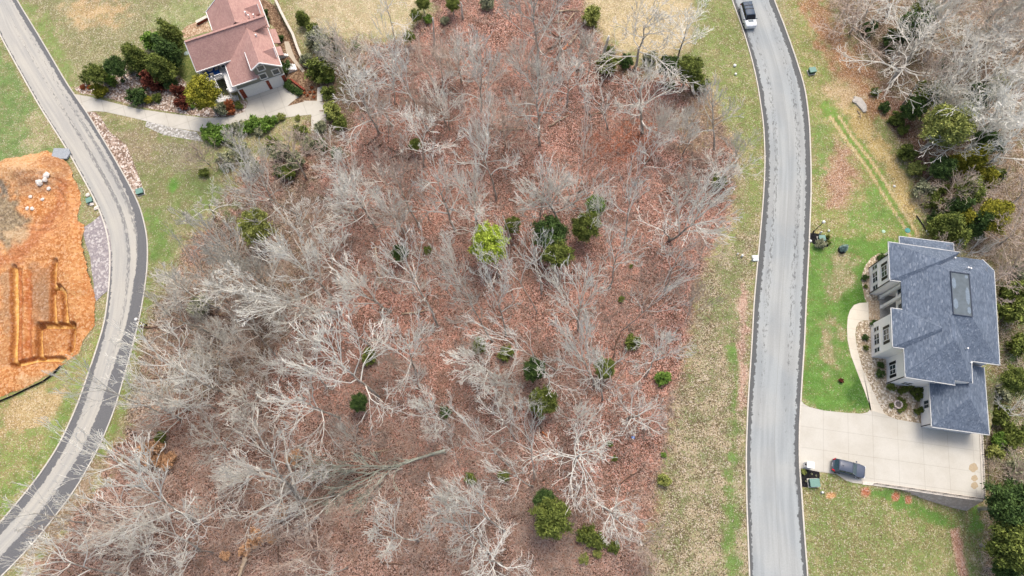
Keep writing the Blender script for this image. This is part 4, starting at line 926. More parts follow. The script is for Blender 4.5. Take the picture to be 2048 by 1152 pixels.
for i, (q, s_, rz, lb) in enumerate([((1710, 203), .5, .5, 'small concrete lump at the upper left end of the broken slab'), ((1728, 222), .4, 1.1, 'small concrete lump at the lower end of the broken slab')]): rock(q, s_, lb, plain('broken_concrete', (200, 194, 184)), 'concrete lumps by the broken slab', 'concrete lump', .5, 40 + i, rz)
for i, (q, lb) in enumerate([(z3(393,276), 'white stone just right below the green box by the orange dirt'), (z3(377,236), 'white stone just above the green box by the orange dirt'), (z3(412,292), 'lowest white block near the green box by the orange dirt')]): rock(q, .36, lb, M_wrock, 'white stones by the green box', 'stone', .6, 60 + i, i)
# silt fence, grill parts, boards
m = MB(); q = [G(*z3(*p)) for p in [(-20,1125),(60,1092),(130,1058),(190,1030),(232,1000),(262,966)]]
o0 = q[0].copy(); t = empty('silt_fence', o0, 0, 'low black silt fence along the lower edge of the orange dirt lot', 'silt fence')
for a, b in zip(q[:-1], q[1:]):
    a_, b_ = a - o0, b - o0; m.bar((a_.x, a_.y, .22), (b_.x, b_.y, .22), .04, .45)
m.build('fabric', plain('black_fabric', (40, 40, 42), .9), t)
for a in q: m = MB(); p = a - o0; m.bar((p.x, p.y - .06, -.1), (p.x, p.y - .06, .6), .05); m.build('stake', B_dead, t)
m = MB(); m.box(-.2, -.15, 0, .2, .15, .12); tag(m.build('plastic_bag', plain('bright_blue_plastic', (50, 130, 220), .4), None, G(1266, 875)), 'bright blue scrap of plastic on the leaf litter', 'litter')
t = empty('fire_pit', G(*z5(630, 145)), 0, 'round stone fire pit inside the curved hedge ring on the gravel', 'fire pit')
m = MB()
for i in range(10): a = i * .6283; m.prism([(math.cos(a + d_) * e, math.sin(a + d_) * e) for d_, e in ((-.27, .42), (-.27, .62), (.27, .62), (.27, .42))], 0, .35)
m.build('stone_ring', M_block, t); m = MB(); m.cyl(0, 0, 0, .2, .41, 14); m.build('ash', plain('ash', (120, 112, 104), .95), t)
t = empty('drain_pipe', G(1842, 445), 0, 'black drainage pipe lying on the ground above the blue-roofed house', 'pipe'); q = [G(*p) - G(1842, 445) + Vector((0, 0, .12)) for p in [(1832,432),(1838,440),(1845,450),(1852,462),(1856,470)]]
m = MB(); m.tube(q, [.1] * 5, 8); m.build('pipe_body', M_black, t); m = MB(); m.tube([q[3] + Vector((.01, 0, 0)), q[4]], [.13, .13], 8); m.build('coupling', M_white, t)

# ------------------------------------------------------------ vegetation builders
def leafmesh(seed, n, shape='round', size=.085, clumps=46, hz=1.0):
    """many small leaf quads in clumps through an ovoid of radius 1 and height hz*2"""
    r = np.random.RandomState(seed); C = []
    while len(C) < clumps:
        p = r.uniform(-1, 1, 3); d = np.linalg.norm(p)
        if d < 1 and d > .35:
            if shape == 'cone' and np.hypot(p[0], p[1]) > .95 - .75 * (p[2] + 1) / 2: continue
            C.append(p)
    C = np.array(C); C *= (1 + .18 * r.randn(clumps, 1) * .6); k = r.randint(0, clumps, n)
    P_ = C[k] * .86 + r.randn(n, 3) * (.1 if n > 5000 else .135); P_[:, 2] = P_[:, 2] * hz + hz; P_[:, 2] = np.maximum(P_[:, 2], .03)
    a = r.randn(n, 3); a[:, 2] *= .6; a /= np.linalg.norm(a, axis=1)[:, None]; b = np.cross(a, r.randn(n, 3)); b /= np.linalg.norm(b, axis=1)[:, None]
    s = size * r.uniform(.6, 1.4, (n, 1)); a *= s * 1.3; b *= s * .6
    V = np.stack([P_ - a - b * .4, P_ + b - a * .1, P_ + a + b * .2, P_ - b + a * .1], 1).reshape(-1, 3)
    me = bpy.data.meshes.new('crown'); me.vertices.add(n * 4); me.vertices.foreach_set('co', V.ravel().astype(np.float32))
    me.loops.add(n * 4); me.loops.foreach_set('vertex_index', np.arange(n * 4, dtype=np.int32)); me.polygons.add(n); me.polygons.foreach_set('loop_start', np.arange(0, n * 4, 4, dtype=np.int32)); me.update(calc_edges=True)
    return me
LM = {}
def leafproto(kind, shape, seed):
    k = (kind, shape, seed)
    if k not in LM:
        big = shape == 'cone' or shape == 'tree'
        base = leafmesh(seed * 7 + 3, 15000 if big else 3600, 'cone' if shape == 'cone' else 'round', .044 if big else .085, 120 if big else 40, {'cone': 1.15, 'tree': .95, 'bush': .75, 'round': .85, 'column': 2.2, 'long': .7, 'airy': .9}[shape] if shape != 'airy' else .9)
        base.materials.append(FOL[kind][0]); LM[k] = base
    return LM[k]
TRK = MB(); TRK.tube([(0, 0, -.3), (0.02, 0, .5), (0, .02, 1.0)], [.09, .07, .03], 7)
TRKM = None
LMK = [('the red-roofed house', 470, 90), ('the blue-roofed house', 1890, 660), ('the lime-green round tree', 975, 490), ('the fallen forked tree', 760, 955), ('the orange dirt lot', 90, 520),
 ('the parked dark SUV', 1693, 933), ('the left road lamp', 285, 645), ('the big white leaning tree', 1415, 411), ('the star-shaped bare tree', 1153, 910), ('the olive round cedar', 1103, 1035), ('the pair of mid-green cedars', 1178, 440),
 ('the fuzzy yellow-green tree', 508, 452), ('the Y-shaped white tree', 1257, 430), ('the top field', 720, 20), ('the broken concrete slab', 1720, 208), ('the golden cedar clump', 1955, 330), ('the top of the right road', 1500, 20),
 ('the house driveway end', 640, 240), ('the dome-crowned pale tree', 529, 937), ('the lone small cedar', 830, 289), ('the fan-shaped white tree', 1088, 367), ('the dark cedar under pale twigs', 1070, 740), ('the lone round bush', 738, 714), ('the long straight leaning tree', 1060, 700), ('the bottom left corner', 60, 1120), ('the bottom edge centre', 700, 1130), ('the bright hedge clumps', 470, 260), ('the white-topped tall tree', 1080, 120), ('the top right corner', 2030, 10), ('the lone cedar stub', 717, 804)]
DIRN = ['right of', 'lower right of', 'below', 'lower left of', 'left of', 'upper left of', 'above', 'upper right of']
ORD = ['nearest', 'second nearest', 'third nearest', 'fourth nearest', 'fifth nearest', 'sixth nearest', 'seventh nearest', 'eighth nearest', 'ninth nearest', 'tenth nearest'] + ['number %d out' % i for i in range(11, 40)]
REG = []
def reg(o, px, kind, adj): REG.append((o, px, kind, adj))
def label_all():
    gr = {}
    for o, p, kind, adj in REG:
        c = sorted(LMK, key=lambda L: (L[1] - p[0]) ** 2 + (L[2] - p[1]) ** 2); L = c[0]
        if math.hypot(L[1] - p[0], L[2] - p[1]) < 14: L = c[1]
        d = int(round(math.degrees(math.atan2(p[1] - L[2], p[0] - L[1])) / 45)) % 8
        gr.setdefault((kind, L[0], d), []).append((math.hypot(L[1] - p[0], L[2] - p[1]), o, adj))
    for (kind, ln, d), L in gr.items():
        L.sort(key=lambda q: q[0])
        for i, (_, o, adj) in enumerate(L):
            o['label'] = f"{adj} {kind}, {ORD[i] + ' ' if len(L) > 1 else ''}{DIRN[d]} {ln}" if len(L) > 1 else f"{adj} {kind} {DIRN[d]} {ln}"
def plant(px, py, rpx, kind='dark', shape='bush', seed=None, label=None, cat=None, hz=1.0, sx=1.0, group=None):
    """px, py: middle of the crown in the photo; rpx: crown radius there"""
    global TRKM
    seed = (int(px * 3 + py) % 3) if seed is None else seed
    istree = shape in ('cone', 'tree')
    hh = {'cone': 1.15, 'tree': .95, 'bush': .75, 'round': .85, 'column': 2.2, 'long': .7, 'airy': .9}[shape] * hz
    d0 = H / math.cos(0); x, y = ray(px, py); s = math.hypot(x, y, H); R = rpx / F * s * .92
    st = 1.2 * R if shape == 'tree' else (.35 * R if shape == 'cone' else 0)
    b = G(px, py, hh * R + st); nm = {'cone': 'cedar_tree', 'tree': 'evergreen_tree'}.get(shape, 'shrub')
    t = empty(nm, b, random.uniform(0, 6.28), None, cat or ('tree' if istree else 'shrub'), group or ('evergreen trees' if istree else 'shrubs'))
    t.scale = (R * sx, R / sx, R * hz)
    c = bpy.data.objects.new('crown' if istree else 'foliage', leafproto(kind, shape, seed)); COL.objects.link(c); c.parent = t; c.location = (0, 0, st / (R * hz))
    if istree:
        if TRKM is None: TRKM = TRK.build('trunk', B_trunk, t); k = TRKM
        else: k = TRKM.copy(); COL.objects.link(k); k.parent = t
        k.scale = (1, 1, (st / R + hh * 1.1) / hz); 
    if label: t['label'] = label
    else: reg(t, (px, py), {'cone': 'cedar', 'tree': 'leafy tree'}.get(shape, 'shrub'), ('large ' if rpx > 28 else 'small ' if rpx < 12 else '') + FOL[kind][1])
    return t

def rot_to(d, ang, az):
    d = d.normalized(); up = Vector((0, 0, 1)) if abs(d.z) < .95 else Vector((1, 0, 0))
    x = d.cross(up).normalized(); y = d.cross(x); s = math.sin(ang)
    return (d * math.cos(ang) + x * s * math.cos(az) + y * s * math.sin(az)).normalized()
def bare(seed, style):
    rg = random.Random(seed); tk = MB(); cr = MB()
    Hh = 14.0; R = 4.6
    P = dict(clear=.34, n=9, el=(.5, 1.2), sub=(7, 5, 3), curve=.22, wob=.11, trunk=.22, spread=(.35, .75))
    P.update(style)
    pts = []; rad = []; wx = wy = 0; m = 9; top = P.get('top', .82)
    for i in range(m):
        t = i / (m - 1); wx += rg.uniform(-1, 1) * .22; wy += rg.uniform(-1, 1) * .22
        pts.append(Vector((wx if i else 0, wy if i else 0, t * Hh * top - (.3 if i == 0 else 0)))); rad.append(P['trunk'] * (1.25 if i == 0 else 1) * (1 - .78 * t))
    tk.tube(pts, rad, 7)
    def at(t):
        q = t * (m - 1); i = min(int(q), m - 2); f = q - i; return pts[i].lerp(pts[i + 1], f), rad[i] * (1 - f) + rad[i + 1] * f
    def branch(p, d, L, r, lev):
        ns = (6, 4, 3, 2)[lev]; path = [p]; rr = [r]; c = p; dd = d
        for i in range(ns):
            w_ = P['wob'] * (1, 1.3, 1.7, 1.5)[lev]
            dd = (dd + Vector((rg.gauss(0, w_), rg.gauss(0, w_), rg.gauss(0, w_ * .7))) + Vector((0, 0, P['curve'] / ns))).normalized()
            c = c + dd * L / ns; path.append(c); rr.append(max(r * (1 - .78 * (i + 1) / ns), .021 * P.get('thin', 1)))
        cr.tube(path, rr, (5, 4, 3, 3)[lev], cap=False)
        if lev < 3:
            k = P['sub'][lev]; k = max(1, int(round(k * rg.uniform(.75, 1.25))))
            for j in range(k):
                t = .22 + .76 * (j + rg.random() * .8) / k; q = min(t, .999) * ns; i = int(q); f = q - i
                pp = path[i].lerp(path[i + 1], f); dl = (path[i + 1] - path[i]).normalized()
                nd = rot_to(dl, rg.uniform(*P['spread']), rg.uniform(0, 6.28)); nd = (nd + Vector((0, 0, .12))).normalized()
                branch(pp, nd, L * (.74 - .42 * t) * rg.uniform(.7, 1.25), max((rr[i] * (1 - f) + rr[i + 1] * f) * .64, .027 * P.get('thin', 1)), lev + 1)
    az = rg.uniform(0, 6.28)
    for i in range(P['n']):
        t = P['clear'] + (.98 - P['clear']) * (i + rg.random() * .6) / P['n']; q = min(t / 1.0, .99); p, r = at(q)
        az += 2.4 + rg.uniform(-.5, .5); el = P['el'][0] + (P['el'][1] - P['el'][0]) * (i / P['n']) + rg.uniform(-.15, .15)
        d = Vector((math.cos(az) * math.cos(el), math.sin(az) * math.cos(el), math.sin(el)))
        branch(p, d, R * (1.5 - .5 * i / P['n']) * rg.uniform(.75, 1.2), max(r * .64, .085), 0)
    return tk, cr
STY = {
 'full': dict(n=9, sub=(6, 4, 2), thin=1.2, wob=.17), 'vase': dict(clear=.26, n=8, el=(.75, 1.25), sub=(8, 4, 2), thin=1.15, top=.55, curve=.08, wob=.12, spread=(.28, .6)),
 'sparse': dict(clear=.45, n=6, el=(.5, 1.15), sub=(5, 3, 2), thin=1.3, wob=.19, top=.7), 'wide': dict(clear=.3, n=11, el=(.3, 1.1), sub=(6, 4, 2), thin=1.0, wob=.19, trunk=.27, top=.65),
 'star': dict(clear=.42, n=13, el=(.1, 1.1), sub=(6, 4, 2), thin=1.0, wob=.18, trunk=.27, top=.6, curve=.15),
 'fine': dict(clear=.1, n=12, el=(.5, 1.3), sub=(6, 4, 2), trunk=.13, top=.5, wob=.12, thin=.95), 'slim': dict(clear=.5, n=6, el=(.65, 1.25), sub=(5, 3, 2), trunk=.16, wob=.16, thin=1.1),
}
PR = {}
def proto(style, seed):
    k = (style, seed)
    if k not in PR:
        tk, cr = bare(seed * 31 + hash(style) % 1 + len(style) * 7, STY[style])
        a = tk.build('trunk', B_trunk, smooth=True); c = cr.build('crown', B_pale)
        PR[k] = (a.data, c.data)
        bpy.data.objects.remove(a); bpy.data.objects.remove(c)
    return PR[k]
CM = {}
def baretree(bx, by, cx, cy, rpx, style='full', seed=None, col='pale', label=None, adj=None, hc=None, maxlean=.38, hmin=5.5, hmax=13.5, group='bare trees of the woods'):
    """bx,by: trunk foot in the photo; cx,cy: middle of its crown; rpx: crown radius"""
    seed = (int(bx * 7 + by * 3) % 6) if seed is None else seed
    if bx is None: x, y = ray(cx, cy, hc or 8.5); B = Vector((x, y, tz(x, y))); B.x += random.uniform(-.6, .6); B.y += random.uniform(-.6, .6)
    else: B = G(bx, by)
    best = None; z = hc or hmin; zz = [z] if hc else [hmin + .25 * i for i in range(int((hmax - hmin) / .25) + 1)]
    for z in zz:
        q = Vector((*ray(cx, cy, B.z + z), B.z + z)); e = (q.xy - B.xy).length
        if best is None or e < best[0] - .02: best = (e, z, q)
    e, z, q = best; d = q - B; hor = d.xy
    if hor.length > maxlean * z: hor = hor * (maxlean * z / hor.length); d = Vector((hor.x, hor.y, d.z))
    L = d.length; Hh = L / .66; dist = math.hypot(q.x, q.y, H - q.z); R = rpx / F * dist
    t = empty('bare_tree', B, 0, None, 'tree', group)
    zax = d.normalized(); rz = Matrix.Rotation(random.uniform(0, 6.28), 4, 'Z')
    t.rotation_mode = 'QUATERNION'; t.rotation_quaternion = zax.to_track_quat('Z', 'Y') @ rz.to_quaternion()
    s = R / {'wide': 5.9, 'star': 6.2, 'vase': 5.0, 'fine': 4.6}.get(style, 4.9); t.scale = (s, s, Hh / 14.0)
    tm, cm = proto(style, seed); k = (style, seed, col)
    if k not in CM:
        c2 = cm if col == 'pale' else cm.copy()
        if col != 'pale': c2.materials.clear(); c2.materials.append({'grey': B_grey, 'brown': B_brown}[col])
        CM[k] = c2
    for nm, me in (('trunk', tm), ('crown', CM[k])):
        o = bpy.data.objects.new(nm, me); COL.objects.link(o); o.parent = t
    if label: t['label'] = label
    else: reg(t, (cx, cy), {'fine': 'twiggy bare tree'}.get(style, 'bare tree'), adj or (('broad ' if rpx > 62 else 'small ' if rpx < 34 else '') + {'pale': 'pale', 'grey': 'grey', 'brown': 'brownish'}[col]))
    return t

# ------------------------------------------------------------ bare trees seen one by one in the photograph: foot x,y, crown x,y, crown radius, style, bark
TREES = [
 (791,85,779,18,42,'slim'),(856,262,795,140,44,'sparse'),(758,268,722,200,56,'full'),(962,222,958,118,50,'vase'),(1080,289,1078,175,74,'wide','grey'),(1078,150,1072,40,60,'full','grey'),
 (733,148,698,107,44,'full','brown'),(868,166,846,122,36,'full','brown'),(912,148,894,112,38,'fine','brown'),(1042,150,1035,96,28,'fine'),(968,330,961,262,42,'fine'),(777,282,778,222,28,'slim','brown'),
 (1134,212,1140,152,36,'full'),(1285,266,1290,170,78,'wide','grey'),(1216,259,1205,208,38,'sparse'),(1351,128,1364,64,50,'full'),(1268,142,1283,72,72,'full','grey'),(1427,300,1418,215,46,'full','grey'),
 (911,460,880,352,62,'wide'),(953,441,941,357,44,'vase'),(838,452,790,360,52,'full','brown'),(863,448,850,400,28,'slim','brown'),(808,464,775,408,54,'vase','pale'),(752,456,714,398,54,'full','pale'),
 (712,437,676,404,56,'vase','pale'),(693,374,670,342,40,'full'),(694,334,660,290,30,'sparse'),(612,356,584,301,44,'full','brown'),(626,494,604,450,44,'full'),(876,653,790,488,60,'sparse'),
 (922,575,897,500,36,'fine'),(992,400,965,300,50,'sparse'),
 (1120,446,1088,367,74,'vase'),(1161,380,1168,290,24,'slim'),(1249,489,1258,385,46,'sparse'),(1337,480,1420,405,70,'vase'),(1337,482,1292,455,48,'sparse'),(1442,378,1434,325,56,'fine','grey'),(1386,400,1380,352,30,'fine','grey'),
 (1470,330,1458,284,34,'fine','grey'),(537,578,450,504,58,'fine','grey'),(664,596,570,512,66,'vase'),(674,570,656,504,40,'full'),(781,624,722,575,68,'vase'),(580,598,500,582,56,'full'),
 (682,623,550,615,54,'sparse'),(475,720,437,661,42,'fine','grey'),(610,674,578,641,44,'full','grey'),(740,693,676,650,42,'sparse'),(832,746,810,690,56,'full'),(758,794,690,735,72,'full'),
 (552,714,505,668,44,'slim','grey'),(462,742,428,722,48,'full','grey'),(655,775,615,732,44,'full'),(1012,671,1000,592,50,'sparse'),(1083,588,1070,505,44,'sparse'),(1156,660,1152,565,68,'vase'),
 (1217,576,1235,505,46,'sparse'),(1242,662,1312,602,38,'slim'),(1290,752,1310,702,46,'full'),(1074,627,1030,540,42,'slim'),(1111,740,1015,678,44,'sparse'),(1188,772,1128,680,62,'vase'),
 (1001,752,945,727,48,'full'),(985,684,930,600,46,'full','grey'),(1205,800,1207,735,44,'sparse'),(1330,578,1354,512,34,'sparse'),
 (521,824,490,798,48,'full','grey'),(680,836,606,808,60,'full'),(612,999,535,940,112,'wide','grey'),(838,1081,782,1066,56,'full'),(978,1106,880,1000,52,'full','grey'),(1148,926,1153,905,88,'star'),
 (1018,931,962,880,38,'sparse'),(1068,962,1053,886,44,'slim'),(1067,972,1015,945,38,'sparse'),(1205,1012,1235,1030,64,'wide'),(1254,839,1276,826,60,'wide'),(1003,1128,965,1095,70,'wide'),
 (1010,1062,935,1008,50,'full'),(918,930,905,902,28,'slim'),(1022,768,930,780,48,'full'),(1152,852,1165,828,32,'fine'),
 (360,840,311,792,56,'fine','grey'),(318,826,212,790,42,'slim'),(322,960,184,905,42,'sparse'),(394,1046,285,988,66,'full'),(172,1046,72,1024,40,'sparse'),(230,1056,168,1028,40,'slim'),(243,1148,110,1124,48,'sparse'),
 (400,1100,336,1070,46,'full','grey'),(428,438,418,410,40,'sparse'),(527,570,436,482,56,'full','grey'),(602,430,520,388,40,'sparse','grey'),(440,615,377,577,58,'full','grey'),(462,615,400,540,30,'slim','grey'),(490,600,454,577,36,'full'),
 (418,666,335,632,48,'sparse','grey'),(440,780,310,712,50,'sparse'),(468,745,420,708,38,'slim','grey'),(460,790,388,753,44,'full'),(380,820,307,785,46,'full'),(505,806,467,815,36,'sparse'),(480,640,440,600,34,'slim','grey'),
 (545,400,513,314,42,'fine','grey'),(500,355,470,292,36,'full','grey'),(420,330,393,298,30,'fine','brown'),(520,430,486,365,34,'full'),(352,600,345,560,34,'fine','grey'),
 (700,150,672,92,34,'fine','grey'),(680,120,650,70,30,'fine','grey'),(665,330,640,290,30,'full','brown'),
 (1783,166,1828,88,96,'wide','grey'),(1852,120,1890,52,76,'wide','grey'),(1900,160,1958,92,58,'full','grey'),(1862,236,1919,165,54,'full','grey'),(1930,210,1990,133,60,'full','grey'),(1965,260,2022,188,50,'full'),(1925,262,1977,206,48,'full'),
 (1700,70,1722,27,52,'fine','brown'),(1935,90,1990,22,62,'full','brown'),(1922,308,1990,240,62,'full'),(1970,340,2026,278,46,'full'),(1890,412,1925,362,38,'fine','brown'),(1990,440,2033,388,40,'full','brown'),(1996,490,2030,446,52,'fine','brown'),
 (1830,420,1824,402,14,'fine','brown'),(1690,20,1668,-10,50,'fine','brown'),(1775,30,1790,-10,60,'full'),(2010,100,2060,60,50,'full','grey'),(1950,350,1975,310,34,'sparse'),
 (1995,560,2035,520,40,'fine','brown'),(2010,840,2036,815,34,'sparse'),(2016,960,2046,935,34,'fine','brown'),
 (640,1100,600,1085,50,'fine','brown'),(1280,1080,1296,1098,40,'fine','brown'),(560,1080,540,1060,40,'fine','brown'),(720,900,690,870,34,'fine','grey'),(1030,880,1000,840,40,'slim'),(900,850,868,815,40,'full'),
 (1372,640,1386,585,34,'fine','brown'),(1400,520,1412,480,30,'fine','brown'),(460,900,420,868,46,'fine','grey'),(300,1110,260,1090,50,'fine','grey'),(330,1010,300,985,40,'fine','brown'),
]
TL = {18: None}
for i, q in enumerate(TREES):
    bx, by, cx, cy, r_, st = q[:6]; cl = q[6] if len(q) > 6 else 'pale'
    kw = {}
    if (bx, by) == (1337, 480): kw = dict(maxlean=1.1, label='big white-barked leaning tree reaching over the grass towards the right road')
    if (bx, by) == (1148, 926): kw = dict(label='pale bare tree seen straight from above like a star, above the olive round cedar', hc=9)
    if (bx, by) == (1249, 489): kw = dict(label='tall white Y-shaped bare tree with few branches, left of the big leaning tree')
    if (bx, by) == (612, 999): kw = dict(label='broad dome-crowned grey tree, the widest crown at the lower left')
    if (bx, by) == (1120, 446): kw = dict(label='fan-shaped white bare tree standing above the dark cedar clump')
    if (bx, by) == (1783, 166): kw = dict(label='huge pale bare tree with a dark trunk at the edge of the top right woods')
    if (bx, by) == (1111, 740): kw = dict(maxlean=.7, label='long straight leaning pale tree between the Y-forked trees and the dark cedars')
    if (bx, by) == (682, 623): kw = dict(maxlean=.9)
    if r_ > 62 or bx > 1650: kw['hmax'] = 16
    baretree(bx, by, cx, cy, r_, st, None, cl, **kw)
# fallen forked tree resting on the ground, and other fallen wood
tm, cm = proto('vase', 9)
B_fallen = bark('mossy_bark', (146, 150, 134), (196, 200, 184))
def fallen(p0, p1, R, zend, label, style='sparse', seed=9, cat='fallen tree', grp=None, col=None, thick=1.0):
    tm, cm = proto(style, seed); a = G(*p0); b = G(*p1); a.z += .35; b.z += zend; d = b - a
    t = empty('fallen_tree', a, 0, label, cat, grp); t.rotation_mode = 'QUATERNION'; t.rotation_quaternion = d.normalized().to_track_quat('Z', 'Y')
    s = R / 4.9; t.scale = (s, s, d.length / 12.5)
    if col: tm, cm = tm.copy(), cm.copy(); tm.materials.clear(); cm.materials.clear(); tm.materials.append(col); cm.materials.append(col)
    for nm, me in (('trunk', tm), ('branches', cm)): o = bpy.data.objects.new(nm, me); COL.objects.link(o); o.parent = t
fallen((884, 904), (600, 985), 5.4, 1.6, 'big grey-green forked tree lying fallen across the leaves, tips pointing left', 'vase', 2, col=B_fallen)
fallen((800, 940), (560, 1045), 2.2, 1.2, 'thin fallen grey limb under the tips of the big fallen tree', 'slim', 5)
fallen((800, 938), (630, 940), 1.6, 1.0, 'fallen straight upper limb beside the fork of the big fallen tree', 'slim', 6)
def log(p, q, r_, label, mat=None, z=0.0):
    a, b = G(*p), G(*q); a.z += r_ + .04; b.z += r_ + .04 + z; rg = random.Random(int(p[0])); n = 6
    pts = [a.lerp(b, i / n) + Vector((rg.gauss(0, .07), rg.gauss(0, .07), 0)) for i in range(n + 1)]; o0 = a.copy()
    m = MB(); m.tube([x - o0 for x in pts], [r_ * (1 - .45 * i / n) for i in range(n + 1)], 7)
    for i in (2, 3, 4):
        if rg.random() < .7: an = rg.uniform(0, 6.28); m.tube([pts[i] - o0, pts[i] - o0 + Vector((math.cos(an) * .8, math.sin(an) * .8, .12))], [r_ * .4, .02], 5)
    o = m.build('log', mat or B_dead, None, o0, smooth=True); return tag(o, label, 'log', 'fallen logs on the leaf litter')
Z2 = lambda x, y: (1000 + x / 4.096, y / 4.096)
Z1 = lambda x, y: (600 + x / 4.096, y / 4.096)
Z3 = lambda x, y: (560 + x / 4.096, 240 + y / 4.096)
Z5 = lambda x, y: (400 + x / 4.096, 480 + y / 4.096)
Z6 = lambda x, y: (900 + x / 4.096, 480 + y / 4.096)
B_dkl = plain('rotting_log', (98, 76, 62), .95, .2, 3); B_cut = plain('split_wood', (200, 128, 84), .9, .2, 3)
for a, b, r_, mt, lb in [
 (Z2(455,98), Z2(650,92), .16, None, 'pale log at the top of the brush pile left of the top tan field'), (Z2(612,110), Z2(480,285), .13, None, 'steep thin log crossing the brush pile in the upper woods'),
 (Z2(395,405), Z2(530,345), .14, B_dkl, 'dark log below the brush pile in the upper woods'), (Z2(505,420), Z2(560,370), .2, B_cut, 'broken log end with bright orange split wood'),
 (Z2(560,372), Z2(635,290), .2, None, 'pale half of the broken log next to the bright orange split wood'), (Z2(405,270), Z2(500,320), .12, B_dkl, 'short dark log at the left foot of the brush pile'),
 (Z2(440,185), Z2(560,180), .1, None, 'thin level log in the middle of the brush pile'), (Z2(650,405), Z2(712,372), .12, B_dkl, 'small dark log right of the broken orange log'),
 (Z2(400,1040), Z2(560,950), .14, None, 'brown log right of the foot of the white-topped tall tree'), (Z1(1640,1072), Z1(1835,1060), .17, None, 'pale level log left of the foot of the white-topped tall tree'),
 (Z2(735,948), Z2(860,920), .1, None, 'thin pale stick lying by the small forked tree above the orange leaf patch'), (Z2(620,590), Z2(690,575), .0 + .2, B_dkl, 'short dark log in the leaves right of the fan-shaped tree top') ,
 (Z3(770,235), Z3(850,190), .13, B_dkl, 'dark log left of the thin tree foot at the left of the red woods'), (Z3(700,215), Z3(790,150), .1, B_dkl, 'dark limb at the foot of the forked dark tree'), (Z3(885,225), Z3(1060,330), .12, B_dkl, 'long dark limb running down right in the red leaves'),
 (Z3(900,320), Z3(1000,280), .1, B_dkl, 'short dark stick crossing the long dark limb'), (Z5(1435,60), Z5(1480,385), .17, None, 'tan peeled log lying straight up and down between pale crowns'),
 (Z5(1660,610), Z5(1880,575), .15, None, 'bright peeled log lying almost level beside a leaning trunk'), (Z6(1390,770), Z6(1325,965), .13, B_dkl, 'dark log running down from the foot of the right leaning tree'),
 (Z6(1465,735), Z6(1520,738), .12, B_dkl, 'short black log beside the foot of the right leaning tree'), (Z2(1230,1310+0), Z2(1175,1300+40), .14, B_dkl, 'short dark log near the small slim tree above the cedars pair'),
 ((1155,386), (1172,382), .16, B_dkl, 'stubby dark log at the foot of the slim curly tree'), ((1135,400), (1158,418), .13, B_dkl, 'dark log lying left of the pair of mid-green cedars'), ((566,960), (556,1135), .13, B_dkl, 'very long dark log lying up and down near the orange-leaved saplings'),
 ((492,1112), (478,1160), .35, None, 'thick pale hollow trunk piece at the bottom edge'), ((752,904), (780,900), .13, None, 'pale short log above the fallen forked tree'), ((404,871), (418,870), .15, None, 'short bright log in the dark leaves at left'),
 ((1058,808), (1085,862), .14, B_dkl, 'dark log running down from the dark round cedar'), ((1085,862), (1100,882), .12, B_cut, 'reddish log end left of the star-shaped tree'), ((1240,968), (1285,935), .1, B_dkl, 'dark limb in the leaves at the lower right of the woods'),
 ((760,1125), (805,1128), .1, B_dkl, 'dark stick near the bottom edge, lower left of the round bare tree'), ((600,648), (680,622), .14, B_dkl, 'dark limb beside the sideways-leaning tree'), ((280,655), (386,657), .13, B_dkl, 'long black limb lying towards the left road lamp'),
 ((422,628), (486,640), .18, B_dkl, 'thick dark log in the green-brown thicket at left'), ((1381,148), (1390,196), .2, None, 'grey-brown log below the top right cedar clump of the woods'), ((1715,222), (1722,238), .08, None, 'thin white stick below the broken concrete slab'),
 ((175,1152), (250,1160), .3, B_dkl, 'thick dark trunk lying at the bottom left edge'), ((1890,412), (1884,398), .07, None, 'short grey stick under the brown twiggy tree at right')]:
    log(a, b, r_, lb, mt)
# standing dead snags
def snag(p, q, r_, label):
    b = G(*p); best = None
    for k in range(20, 110):
        z = k * .1; w_ = Vector((*ray(*q, z), z)); e = (w_.xy - b.xy).length
        if best is None or e < best[0]: best = (e, z, w_)
    d = best[2] - b; m = MB(); n = 6; rg = random.Random(int(q[0]))
    m.tube([d * (i / n) + Vector((rg.gauss(0, .05), rg.gauss(0, .05), 0)) for i in range(n + 1)], [r_ * (1 - .5 * i / n) for i in range(n + 1)], 7)
    for t_ in (.5, .7, .85): an = rg.uniform(0, 6.28); m.tube([d * t_, d * t_ + Vector((math.cos(an) * .7, math.sin(an) * .7, .4))], [r_ * .3, .02], 5)
    tag(m.build('dead_snag', B_grey, None, b, smooth=True), label, 'dead tree', 'standing dead snags')
for p, q, r_, lb in [((869,95),(865,36),.2,'branchless dead snag below the top field'), ((925,38),(922,5),.22,'dead snag at the top edge right of the top field'), ((1204,118),(1218,72),.34,'thick broken snag left of the tan clearing at the top'), ((1027,487),(1005,430),.13,'thin bent dead stem just right of the lime-green tree'),
                     ((1388,190),(1381,150),.22,'bare stub under the dark cedar right of the tan clearing')]: snag(p, q, r_, lb)

